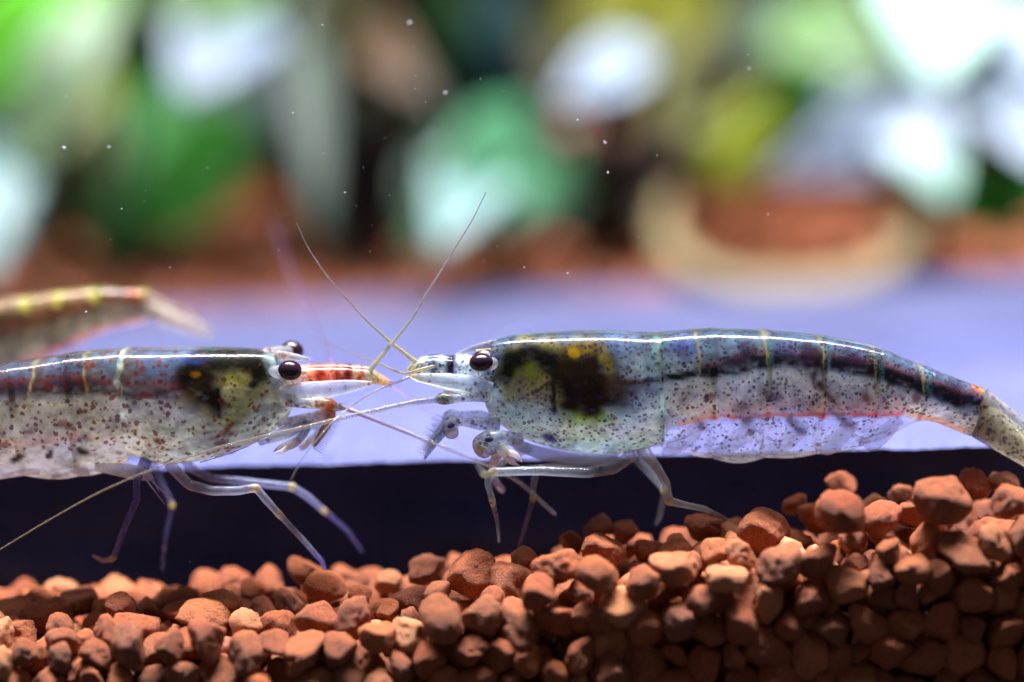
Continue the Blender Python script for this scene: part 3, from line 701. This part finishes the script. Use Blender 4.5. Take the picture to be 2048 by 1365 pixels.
for k, (y_, c_) in enumerate(((-.16, (178, 190, 206)), (-.06, (190, 196, 216)), (.06, (170, 180, 200)))):
    plates('gill_cover_fringe', SR, M_right, [(1000+8*k, 870+4*k, y_, 8), (1050+10*k, 896+4*k, y_, 12), (1110+12*k, 910+4*k, y_, 12), (1180+10*k, 917+4*k, y_, 9), (1236+8*k, 915+3*k, y_, 4)], .24, c_)
# first pincers: bent arm with pale rounded elbow and cream fingers
arm = tube('pincer_leg', SR, M_right, [(1040, 880, -.12, 13, PALE, .5), (1000, 876, -.2, 15, (170, 190, 190), .6), (972, 880, -.22, 17, (150, 166, 160), .7), (958, 888, -.22, 14, (206, 204, 190), .7), (965, 905, -.22, 12, (206, 200, 180), .7), (990, 898, -.2, 9, (170, 190, 196), .6)], 36, 14, dots=.5)
claw(arm, M_right, (992, 890), (1041, 928), -.22, 11, .16); claw(arm, M_right, (998, 898), (984, 934), -.15, 10, .14)
blob('elbow_spot', arm, M_right, (978, 879, -.275), (9, 6, 3), .2, ((46, 44, 84), .95)); blob('elbow', arm, M_right, (958, 896, -.24), (8, 14, 8), .4, ((236, 230, 206), .85))
arm2 = tube('pincer_leg', SR, M_right, [(1060, 895, .08, 10, PALE, .45), (1010, 920, .12, 9, PALE, .45), (985, 948, .12, 7, PALE, .45), (990, 962, .12, 7, (190, 180, 206), .6)], 24, 12)
claw(arm2, M_right, (986, 958), (1008, 985), .12, 7, .14, (206, 190, 216))
# walking legs
leg(SR, M_right, [(1300, 870, .0, 15), (1268, 908, -.05, 17), (1226, 937, -.17, 16), (1175, 946, -.26, 14), (1080, 942, -.3, 12), (984, 944, -.3, 11), (975, 966, -.3, 9), (985, 1003, -.28, 8), (995, 1045, -.2, 5.5), (998, 1085, -.1, 3)], (5, 7), al=.34)
leg(SR, M_right, [(1260, 870, .03, 14), (1222, 912, .0, 14), (1160, 938, -.05, 12), (1076, 936, -.12, 9), (1068, 962, -.12, 9), (1066, 998, -.12, 8), (1052, 1046, -.13, 6.5), (1038, 1094, -.15, 4)], (3, 5), tipc=(104, 96, 150), al=.34)
leg(SR, M_right, [(1272, 860, 0., 18), (1286, 900, -.04, 18), (1310, 930, -.16, 12), (1332, 966, -.18, 11), (1337, 1002, -.18, 12), (1368, 1010, -.16, 9), (1408, 1018, -.12, 8), (1440, 1032, -.08, 5), (1462, 1044, -.05, 3)], (4,), tipc=(150, 110, 80), clr=(196, 202, 200), al=.45)
leg(SR, M_right, [(1200, 905, .1, 13), (1120, 935, .16, 11), (1010, 945, .2, 9), (968, 950, .22, 8), (955, 930, .22, 7), (950, 915, .22, 6)], (3,), al=.25)
leg(SR, M_right, [(1250, 900, .1, 14), (1290, 935, .2, 11), (1330, 980, .25, 9), (1320, 1030, .22, 7), (1312, 1050, .2, 3)], (2,), al=.25)
for k, (a, l, y_) in enumerate(((1335, 150, -.1), (1440, 150, -.08), (1545, 130, -.06), (1640, 120, -.05), (1730, 110, -.04))):
    b = 846 if k < 4 else 836
    plates('swimmeret', SR, M_right, [(a+70, b, y_, 10), (a+40, b+28, y_, 17), (a+10, b+50, y_, 15), (a-12, b+64-6*k, y_, 5)], .28, (212, 218, 240))
    hairs('swimmeret_fringe', SR, M_right, [((a+60-q*5, b+18+q*2.6, y_-.05), (a-10-q*7, b+46+q*1.8, y_-.05)) for q in range(6)], (236, 240, 255), .3, .6)

# ---------------- left shrimp
Y1 = 0.05
SL = empty('shrimp', at(300, 1010, Y1)); tag(SL, 'clear shrimp with rusty red dots and red banded feeler stalks', 'shrimp')
TC_L = [(550,708),(532,703),(500,700),(450,698),(400,697),(330,698),(285,698),(250,698)]
BC_L = [(590,802),(582,824),(560,850),(516,880),(456,905),(390,923),(320,927),(256,905)]
abdomen(SL, M_left, TB_L, BB_L, [76, 78, 76, 70, 62, 54, 42], Y1, paint_left, [0, 8, 4, 4, 3, 0])
loft('carapace', SL, M_left, TC_L, BC_L, [42, 56, 68, 75, 79, 81, 81, 80], Y1, paint_left, 170, 128, cap0=True)
tail_fan(SL, M_left, TB_L[-1], BB_L[-1], (-.86, .51), 230, Y1, (196, 190, 150), .75, 46)
tube('rostrum', SL, M_left, [(490, 705, Y1, 4, (190, 186, 180), .7), (540, 710, Y1, 9, (196, 170, 160), .75), (578, 714, Y1, 9, (206, 196, 190), .7), (605, 717, Y1, 5, (196, 200, 216), .5), (622, 719, Y1, 1.2, (220, 224, 240), .5)], 30, 12, flat=.4, dots=.8)
for yy, px, py in ((-.2+Y1, 580, 741), (.26, 584, 702)):
    e = blob('eye', SL, M_eye, (px, py, yy), (24, 20, 20), -.15)
    tube('eyestalk', e, M_left, [(px-50, py+2, yy*.2, 9, (150, 126, 120), .7), (px-34, py+2, yy*.45, 11, (186, 180, 180), .6), (px-20, py+4, yy*.72, 14, (206, 206, 214), .5), (px-8, py+5, yy*.85, 16, (210, 210, 222), .5)], 20, 16)
for yy, dy in ((-.08, 0), (.14, -6)):
    tube('antennule_stalk', SL, M_left, [(560, 762, yy, 20, (206, 206, 200), .8), (600, 756+dy, yy, 19, (224, 206, 196), .8), (630, 751+dy, yy, 18, (206, 120, 90), .9), (640, 750+dy, yy, 17, (150, 60, 26), .95), (652, 750+dy, yy, 17, (224, 120, 96), .95), (664, 750+dy, yy, 18, (226, 150, 130), .95), (674, 750+dy, yy, 17, (170, 76, 44), .95),
         (684, 750+dy, yy, 17, (190, 130, 106), .9), (694, 750+dy, yy, 17, (120, 44, 20), .95), (702, 751+dy, yy, 16, (130, 50, 24), .95), (710, 751+dy, yy, 16, (200, 176, 150), .85), (724, 751+dy, yy, 15, (180, 110, 80), .9), (732, 752+dy, yy, 14, (190, 176, 160), .8), (748, 758+dy, yy, 11, (196, 180, 140), .8), (768, 766+dy, yy, 6, (224, 176, 120), .85), (784, 772+dy, yy, 3, (190, 150, 150), .8)], 70, 16, dots=.7)
for yy in (-.18, .24):
    tube('antennal_scale', SL, M_left, [(560, 790, yy*.9, 14, (200, 206, 206), .6), (600, 786, yy, 20, (206, 214, 226), .36), (650, 780, yy, 18, (206, 214, 232), .42), (700, 773, yy, 13, (206, 216, 236), .42), (745, 766, yy*.9, 3, (226, 220, 200), .6)], 34, 14, flat=.3, dots=.15)
tube('antenna_base', SL, M_left, [(575, 800, -.16, 14, (196, 206, 200), .8), (605, 806, -.18, 11, (190, 204, 206), .75), (640, 806, -.18, 13, (206, 190, 160), .85), (664, 812, -.18, 12, (150, 76, 40), .9), (676, 815, -.18, 8, (150, 150, 140), .7), (690, 815, -.18, 5, (160, 160, 160), .6)], 34, 12, dots=.9)
tube('antenna_base', SL, M_left, [(575, 795, .2, 12, (196, 206, 200), .7), (620, 798, .24, 9, (190, 204, 206), .6), (655, 798, .26, 9, (190, 140, 110), .8)], 24, 12, dots=.8)
flag(SL, M_left, [(680, 812, -.18), (740, 836, -.3), (790, 856, -.42), (830, 872, -.5), (900, 900, -.62), (960, 926, -.7), (1030, 960, -.75), (1110, 1030, -.75)], 6, 1.6, (150, 140, 170), .85, n=90, c2=(110, 90, 90))
flag(SL, M_left, [(668, 735, .14), (660, 715, .3), (647, 688, .7), (625, 640, 1.3), (592, 570, 2.), (566, 505, 2.6), (548, 440, 3.2)], 6, 3, (170, 150, 214), .45, c2=(150, 110, 150))
flag(SL, M_left, [(735, 748, -.08), (758, 718, -.1), (784, 687, -.15), (822, 640, -.15), (858, 580, -.12), (905, 505, -.1), (945, 440, -.06), (972, 385, -.02)], 6, .9, (170, 164, 140), .85, n=90, c2=(160, 140, 150))
flag(SL, M_left, [(776, 768, .12), (805, 787, .35), (850, 822, .5), (900, 866, .6), (940, 900, .65)], 4, 2, (180, 150, 190), .45, .02, n=80)
for yy, ox in ((-.1, 0), (.16, 30)):
    m = tube('maxilliped', SL, M_left, [(560, 850, yy, 12, (214, 218, 224), .6), (600, 842, yy-.03, 12, (216, 224, 236), .55), (640, 832, yy-.05, 11, (230, 224, 220), .6), (662, 826, yy-.05, 10, (206, 130, 90), .8), (658, 842, yy-.05, 9, (214, 190, 160), .7), (644, 866, yy-.03, 8, (170, 150, 116), .7), (628, 892, yy, 4, (170, 160, 160), .6)], 40, 12, dots=.5)
    hairs('bristles', m, M_left, [((662-36*t, 835+60*t, yy-.05), (676-34*t+random.uniform(0, 6), 846+62*t, yy-.08)) for t in np.linspace(0, 1, 16)], (220, 216, 230), .6, 1.)
arm = tube('pincer_leg', SL, M_left, [(520, 880, -.1, 12, PALE, .5), (570, 868, -.16, 11, (200, 216, 224), .5), (615, 850, -.18, 9, (150, 190, 210), .6), (606, 870, -.18, 8, (160, 196, 206), .6), (594, 884, -.18, 8, (196, 196, 200), .6)], 30, 12, dots=.2)
claw(arm, M_left, (600, 880), (548, 906), -.19, 9, .10); 
arm2 = tube('pincer_leg', SL, M_left, [(540, 872, .1, 11, PALE, .45), (600, 862, .14, 9, PALE, .45), (640, 850, .16, 8, PALE, .45), (632, 872, .16, 7, (226, 220, 220), .6)], 24, 12)
claw(arm2, M_left, (634, 870), (598, 900), .16, 8, .10)
hairs('chest_setae', SL, M_left, [((430, 915, -.1), (500, 893, -.15)), ((460, 908, -.12), (545, 870, -.16)), ((400, 925, -.1), (470, 906, -.14)), ((500, 890, -.12), (570, 850, -.18))], (230, 234, 250), .7, 1.4)
leg(SL, M_left, [(310, 880, .05, 18), (288, 930, -.02, 16), (273, 962, -.14, 10), (274, 1000, -.15, 9), (252, 1048, -.12, 8.5), (226, 1118, -.05, 7.5), (206, 1122, .0, 6), (186, 1112, .05, 3)], (5,), clr=VIO, tipc=(150, 130, 140), al=.6)
leg(SL, M_left, [(320, 880, .05, 16), (342, 932, -.02, 16), (378, 970, -.12, 14), (424, 982, -.2, 13), (475, 982, -.22, 12), (512, 976, -.23, 11), (532, 1000, -.23, 11), (558, 1029, -.22, 9), (604, 1078, -.14, 8), (645, 1124, -.05, 6.5), (649, 1142, -.02, 5)], (5, 7), clr=(170, 176, 206), tipc=VIO, al=.45)
leg(SL, M_left, [(360, 910, .12, 13), (384, 938, .16, 12), (424, 957, .2, 11), (490, 964, .24, 11), (584, 974, .28, 10), (616, 994, .3, 10), (648, 1022, .32, 8), (696, 1062, .45, 6), (724, 1104, .5, 3)], (4, 6), clr=(150, 156, 206), tipc=(60, 62, 130), al=.4)
leg(SL, M_left, [(300, 915, .15, 15), (320, 960, .25, 10), (345, 1010, .32, 8), (330, 1080, .35, 6), (325, 1140, .35, 3)], (2,), clr=(80, 84, 140), tipc=(60, 60, 120), al=.3)
hairs('hip_setae', SL, M_left, [((285, 950, -.1), (330, 1010, -.1)), ((300, 945, -.12), (318, 985, -.1)), ((290, 950, -.1), (345, 1002, -.15))], (190, 200, 240), .55, 2.2)
plates('hip_plate', SL, M_left, [(190, 935, -.05, 8), (240, 940, -.08, 14), (280, 948, -.1, 14), (305, 958, -.1, 5)], .6, (226, 230, 240))
for k, a in enumerate((150, 50, -50, -150, -230)):
    plates('swimmeret', SL, M_left, [(a-60, 900, 0, 10), (a-30, 920, 0, 17), (a+5, 936, -.04, 14), (a+30, 946, -.06, 5)], .5, (230, 232, 240))

# ---------------- shrimp behind, seen by its tail
Y2 = 1.35
SB = empty('shrimp', at(-300, 830, Y2)); tag(SB, 'blurred pale shrimp on the slate, only its tail and back showing behind another shrimp', 'shrimp')
M_beh = shrimp_material('clear_shell_olive', srgb(120, 80, 40), srgb(90, 60, 40), 20., .3)
abdomen(SB, M_beh, TB_B, BB_B, [64, 66, 64, 58, 52, 44, 34], Y2, paint_behind, [0, 6, 3, 3, 3, 0])
loft('carapace', SB, M_beh, [(-540, 720), (-500, 700), (-400, 672), (-300, 655), (-240, 648)], [(-560, 770), (-520, 800), (-420, 815), (-320, 812), (-238, 800)], [30, 50, 64, 68, 66], Y2, paint_behind, 50, 40, cap0=True)
tail_fan(SB, M_beh, (290, 580), (287, 645), (.955, .29), 150, Y2, (214, 196, 170), .42, 26)
for sg in (-1, 1):
    e = blob('eye', SB, M_eye, (-560, 725, Y2+sg*.17), (20, 17, 18))
    flag(SB, M_beh, [(-560, 770, Y2+sg*.1), (-660, 780, Y2+sg*.4), (-800, 800, Y2+sg)], 5, 1.5)
    for k in range(4): leg(SB, M_beh, [(-300-55*k, 800, Y2+sg*.1, 10), (-300-65*k, 832, Y2+sg*.3, 8), (-300-75*k, 850, Y2+sg*.45, 3)], (1,))

# ------------------------------------------------------------------ background plants
_lm = {}
def leaf_mat(c, c2, rough=.35, transl=.3, coat=.6):
    k = (c, c2, rough, transl, coat)
    if k not in _lm: _lm[k] = simple('leaf_%d' % len(_lm), srgb(*c), max(rough, .45), srgb(*c2), 1.6, .25, coat=coat*.25, transl=transl, bump=.2)
    return _lm[k]
def leaf(parent, base, tip, width, mat, tilt=0., cup=.15, bend=.1, name='leaf', shape=.75):
    """ovate leaf from base to tip (px,py,y), width px at its depth; tilt turns the blade about its midrib"""
    A, B = at(*base), at(*tip); d = B-A; L = np.linalg.norm(d); t = d/L
    view = np.array([0, -1., .12]); side = np.cross(t, view); side /= np.linalg.norm(side)+1e-9; nrm = np.cross(side, t)
    if nrm@view < 0: nrm = -nrm
    ca, sa = math.cos(tilt), math.sin(tilt); s2 = side*ca+nrm*sa; n2 = -side*sa+nrm*ca
    k = ((base[2]+tip[2])/2-CAM[1])/FPX; w = width*k/2
    nu, nv = 18, 9; V = []
    for i in range(nu):
        u = i/(nu-1); ww = w*max(.03, math.sin(math.pi*min(1, u**shape*1.0))**.8)
        for j in range(nv):
            v = 2*j/(nv-1)-1
            V.append(A+d*u+s2*ww*v+n2*(cup*w*(v*v-.4)+bend*L*(math.sin(math.pi*u)-.3)+.04*w*math.sin(9*u+3*v)))
    F = grid_faces(nu, nv)
    o = mesh_obj(name, V, F, mat, parent)
    md = o.modifiers.new('thickness', 'SOLIDIFY'); md.thickness = .035; md.offset = 0
    g = [A+d*u+n2*(bend*L*(math.sin(math.pi*u)-.3)+.02) for u in np.linspace(0, 1, 8)]
    raw_tube('midrib', o, g, [.05*(1-.8*i/7) for i in range(8)], mat)
    return o
def raw_tube(name, parent, P, rr, mat, seg=7):
    P = np.array(P); T = np.gradient(P, axis=0); V = []
    for i in range(len(P)):
        t = T[i]/(np.linalg.norm(T[i])+1e-9); b = np.cross(t, [.3, 1., .2]); b /= np.linalg.norm(b)+1e-9; a = np.cross(t, b)
        for j in range(seg): th = 2*math.pi*j/seg; V.append(P[i]+(a*math.cos(th)+b*math.sin(th))*rr[i])
    return mesh_obj(name, V, grid_faces(len(P), seg, True)+[tuple(range(seg)), tuple(reversed(range((len(P)-1)*seg, len(P)*seg)))], mat, parent)
def stem(parent, base_w, end, r, mat, sag=.5):
    B, E = np.array(base_w), np.array(end); pts = []
    for u in np.linspace(0, 1, 12):
        p = B*(1-u)+E*u; p = p+np.array([0, 0, sag*math.sin(math.pi*u)]); pts.append(p)
    return raw_tube('stem', parent, pts, [r*(1-.35*u) for u in np.linspace(0, 1, 12)], mat)
def plant(name, label, x_px, y, leaves, stem_c, group=None, cat='plant'):
    X = at(x_px, 400, y)[0]; B = np.array((X, y, zback(X, y)-.05)); e = empty(name, B); tag(e, label, cat, group)
    sm_ = leaf_mat(stem_c, tuple(int(v*.6) for v in stem_c), .5, .1, .2)
    for lf in leaves:
        base, tip, wd, m = lf[:4]; kw = lf[4] if len(lf) > 4 else {}
        if kw.get('shape', .75) < .84 and abs(base[2]-tip[2]) < 1.3:      # blades lean so that their upper faces look up to the lamp
            g = 1. if base[1] < tip[1] else -1.; base = (base[0], base[1], base[2]+1.1*g); tip = (tip[0], tip[1], tip[2]-1.1*g)
        leaf(e, base, tip, wd, m, **kw); stem(e, B, at(*base), .07, sm_, kw.get('sag', .3) if False else .3)
    return e
G_BRIGHT = leaf_mat((110, 200, 6), (84, 180, 4), .65, .5, 0.); G_MID = leaf_mat((50, 140, 16), (34, 120, 8), .6, .4, .05)
G_DARK = leaf_mat((14, 92, 6), (8, 68, 4), .6, .3, .05); G_DARK2 = leaf_mat((34, 66, 26), (20, 50, 20), .45, .2, .3)
PALE_G = leaf_mat((112, 142, 92), (94, 126, 72), .45, .2, .3); GLARE_MINT = leaf_mat((172, 206, 192), (154, 192, 174), .3, .2, .8)  # the mint one carries lamp glare in its leaf colour
GLARE_ICE = leaf_mat((180, 192, 210), (162, 178, 196), .3, .15, .9); GLARE_ICE2 = leaf_mat((126, 138, 156), (108, 122, 140), .4, .15, .5)  # near-white leaf colours with the lamp glare painted in
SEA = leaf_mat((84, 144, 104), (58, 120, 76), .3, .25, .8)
GLARE_FROST = leaf_mat((160, 196, 196), (138, 176, 172), .3, .2, .8)  # pale blade colour standing in for glare on a green leaf
OLIVE = leaf_mat((116, 114, 18), (88, 90, 10), .45, .3, .3); OLIVE_D = leaf_mat((62, 56, 14), (40, 40, 10), .5, .25, .2); LIME = leaf_mat((176, 184, 50), (150, 164, 34), .4, .4, .4)
TEAL = leaf_mat((50, 84, 88), (36, 66, 70), .4, .2, .5); TAN = leaf_mat((176, 152, 106), (150, 128, 82), .5, .2, .2); GREYG = leaf_mat((66, 80, 64), (54, 66, 52), .6, .2, .1)
TEALD = leaf_mat((26, 34, 50), (20, 26, 40), .5, .2, .2)
PINKB = leaf_mat((104, 80, 60), (84, 62, 44), .5, .2, .2); BROWN_D = leaf_mat((44, 30, 20), (30, 22, 14), .6, .1, .1)
plant('broadleaf_plant', 'broad leaved green plant with bright and dark leaves beside the strap leaf', 240, 12.5, [
    ((-110, 190, 12), (250, -60, 12.5), 220, G_BRIGHT), ((40, 330, 11), (240, -60, 11.4), 150, PALE_G), ((-60, 560, 10.6), (60, 220, 11.4), 170, GLARE_FROST),
    ((215, 520, 13.2), (300, 130, 13.6), 240, G_DARK), ((330, 470, 12.8), (480, 190, 12.6), 190, G_MID), ((500, 20, 13.6), (360, 190, 11.2), 220, GLARE_ICE2), ((300, 30, 13), (560, -40, 13), 150, PALE_G),
    ((140, 430, 13.4), (190, 90, 13.4), 150, OLIVE), ((480, 300, 14.5), (380, 40, 14.5), 200, G_DARK2), ((560, 300, 14), (480, 60, 14.6), 170, TEALD), ((250, 470, 13), (420, 330, 12.6), 150, G_DARK), ((690, 440, 14), (740, 200, 14.4), 160, BROWN_D), ((520, 330, 15), (600, 100, 15), 180, BROWN_D)], (70, 100, 40))
plant('strap_leaf_plant', 'tall greyish strap leaf hanging beside the dark stems', 650, 12.5, [
    ((600, -60, 14.4), (645, 470, 10.6), 88, GREYG, {'shape': .95, 'bend': .03}), ((690, 320, 13), (640, -80, 13.4), 120, OLIVE_D, {'shape': .9}), ((760, 330, 14), (720, -80, 14), 130, OLIVE_D, {'shape': .9}),
    ((720, 60, 13.5), (850, 190, 13), 110, PINKB), ((810, 160, 13), (880, 230, 12.8), 80, GREYG)], (90, 90, 60))
plant('wide_leaf_plant', 'green plant with a wide drooping mint leaf in front of dark gravel', 1010, 11.5, [
    ((1120, 240, 12), (820, 500, 10.8), 250, SEA, {'bend': .05}), ((960, 330, 11.2), (880, 490, 10.5), 190, GLARE_FROST, {'shape': .6}), ((1010, 480, 12), (1160, 300, 12.4), 150, G_DARK2), ((840, 470, 12.6), (960, 260, 12.6), 180, G_DARK2),  # the small pale leaf is the glare on the wide one
    ((1000, 240, 13.5), (1000, -60, 13.5), 100, TEAL, {'shape': .95}), ((920, 230, 14), (900, -60, 14), 110, G_DARK2, {'shape': .95})], (40, 70, 40))
plant('olive_plant', 'olive yellow plant with one shiny white leaf among arching brown stems', 1330, 14, [
    ((1290, 100, 13.8), (1120, 200, 11.6), 110, GLARE_ICE, {'bend': .05}), ((1150, 60, 14.5), (1330, -40, 14), 150, OLIVE), ((1250, 150, 15), (1420, -60, 15), 190, OLIVE), ((1360, 200, 15), (1560, 60, 15), 170, OLIVE_D), ((1330, 280, 14.6), (1470, 60, 15), 160, OLIVE),
    ((1420, 330, 13.8), (1700, 170, 13.4), 150, LIME, {'bend': .12}), ((1430, 370, 14), (1560, 230, 14), 140, OLIVE), ((1170, 200, 16), (1060, -40, 16), 140, OLIVE_D), ((1480, 120, 15.6), (1590, -60, 15), 140, GREYG), ((1300, 440, 13), (1280, 240, 13), 60, BROWN_D)], (90, 84, 26))
plant('pale_leaf_plant', 'bushy plant of pale mint and white leaves above the pink gravel', 1850, 13.5, [
    ((1560, 20, 14), (1780, 150, 12), 190, PALE_G), ((1860, -60, 14), (1860, 160, 11.8), 260, GLARE_MINT), ((1980, 200, 13.8), (1540, 350, 10.6), 190, GLARE_ICE, {'bend': .05}), ((1680, 160, 13.6), (1900, 330, 11), 240, GLARE_ICE), ((1980, 150, 13.6), (2100, 330, 11), 260, GLARE_ICE),
    ((1800, 300, 11.6), (1900, 390, 11.2), 150, GLARE_MINT), ((2080, 0, 13), (2040, 150, 11.6), 130, GLARE_ICE), ((1900, 440, 12.4), (2120, 330, 12), 150, G_MID), ((1880, 420, 12.8), (2050, 480, 12.2), 110, G_DARK), ((1940, 150, 13.6), (2060, 100, 13.6), 110, TEAL), ((1720, 240, 13.4), (1860, 120, 13), 140, LIME), ((1560, 230, 13.8), (1740, 110, 13.8), 160, G_MID)], (110, 130, 80))
for q, (cx, lab) in enumerate(zip((300, 950, 1600), ('dim thicket of narrow dark leaves far behind the broad leaved plant', 'dim thicket of narrow dark leaves far behind the wide drooping leaf', 'dim thicket of narrow dark leaves far behind the pale leaved bush'))):
    lv = []
    for k in range(16):
        a = cx+random.uniform(-420, 420); b = random.uniform(60, 380); yy = random.uniform(19, 25)
        lv.append(((a, b, yy), (a+random.uniform(-120, 120), b-random.uniform(160, 380), yy+random.uniform(-1, 1)), random.uniform(70, 150), random.choice((OLIVE_D, BROWN_D, G_DARK2, OLIVE_D, TEAL)), {'shape': .9}))
    plant('thicket_plant', lab, cx, 21, lv, (50, 44, 24))
for cx, cy, yy, lab in ((740, 470, 12.2, 'low dark brown leaf clump at the foot of the strap leaf'), (1230, 480, 12.4, 'low dark brown leaf clump between the wide leaf and the curled leaf'), (90, 470, 12.6, 'low dark brown leaf clump at the foot of the bright green leaves')):
    lv = []
    for k in range(12):
        a = cx+random.uniform(-110, 110); y_ = yy+random.uniform(-.5, 1.2)
        lv.append(((a, cy+random.uniform(-20, 30), y_), (a+random.uniform(-110, 110), cy-random.uniform(120, 300), y_+random.uniform(-.5, .8)), random.uniform(60, 110), random.choice((BROWN_D, BROWN_D, OLIVE_D, G_DARK2)), {'shape': .85}))
    plant('leaf_clump', lab, cx, yy+.3, lv, (40, 28, 18))  # dark clumps added to shade and darken the gravel around them
# pale dead leaf curled in a loop on the far gravel
def dead_leaf():
    c = crom([(1345, 380, 11.6, 12), (1330, 450, 11.0, 24), (1350, 520, 10.4, 36), (1440, 570, 9.9, 34), (1560, 592, 9.7, 44), (1690, 580, 9.8, 42), (1790, 530, 10.2, 32), (1830, 450, 10.8, 26), (1800, 390, 11.4, 20), (1740, 365, 11.8, 20)], 60)
    V = []
    for i, q in enumerate(c):
        for j in range(9):
            v = 2*j/8-1; k = (q[2]-CAM[1])/FPX; p = at(q[0], q[1], q[2])
            tq = c[min(i+1, 59)]-c[max(i-1, 0)]; nn = np.array([-tq[1], 0, -tq[0]])/(math.hypot(tq[0], tq[1])+1e-6)
            V.append(p+nn*q[3]*k*v*1.0+np.array([0, .3*(v*v)-.15, .0]))
    e = mesh_obj('curled_leaf', V, grid_faces(60, 9), TAN, loc=at(1560, 600, 9.7))
    md = e.modifiers.new('thickness', 'SOLIDIFY'); md.thickness = .05
    tag(e, 'pale tan dead leaf curled in a loop on the pink gravel', 'leaf')
dead_leaf()
def stone():
    c = at(1190, 330, 13.2); bm = pebble_shape(77, 4); V = np.array([v.co[:] for v in bm.verts])*np.array((.62, .55, .62)); F = [tuple(v.index for v in f.verts) for f in bm.faces]; bm.free()
    P = np.array((c[0], c[1], 0)); z = c[2]
    o = mesh_obj('brown_stone', V+c, F, simple('brown_stone', srgb(128, 74, 52), .7, srgb(96, 56, 40), 3., bump=.4), loc=(c[0], c[1], c[2]-.6)); tag(o, 'rounded brown stone wedged between dark stems behind the wide leaf', 'stone')
stone()
# ------------------------------------------------------------------ specks drifting in the water
def specks():
    V, F = [], []; rg = random.Random(5)
    spots = [(818, 46, 6), (890, 186, 5), (128, 295, 6), (218, 294, 4), (243, 418, 3), (1210, 285, 5), (1155, 240, 3), (1048, 535, 3), (1135, 547, 3), (1536, 429, 3), (1314, 311, 3), (1216, 345, 4), (1498, 137, 4), (586, 226, 3), (415, 336, 3), (967, 523, 2), (172, 624, 4), (690, 385, 3), (380, 1124, 2), (645, 50, 2)]
    spots += [(rg.uniform(0, 2048), rg.uniform(0, 640), rg.uniform(.8, 2.0)) for _ in range(90)]
    for px, py, r in spots:
        yy = rg.uniform(-.35, .35) if r < 4 else rg.uniform(-.5, -.2); c = at(px, py, yy); k = len(V)
        ax = np.array([rg.gauss(0, 1), rg.gauss(0, .4), rg.gauss(0, 1)]); ax /= np.linalg.norm(ax); r = r*S*.45
        for d in ((1, 0, 0), (-1, 0, 0), (0, 1, 0), (0, -1, 0), (0, 0, 1), (0, 0, -1)):
            d = np.array(d, float); V.append(c+d*r*.8+ax*(ax@d)*r*rg.uniform(.4, 1.8))
        F += [(k+a, k+b, k+c_) for a in (0, 1) for b in (2, 3) for c_ in (4, 5)]
    o = mesh_obj('drifting_specks', V, F, simple('pale_detritus', (.7, .72, .8), .6), smooth=False); tag(o, 'tiny pale specks of debris drifting in the water', kind='stuff')
specks()
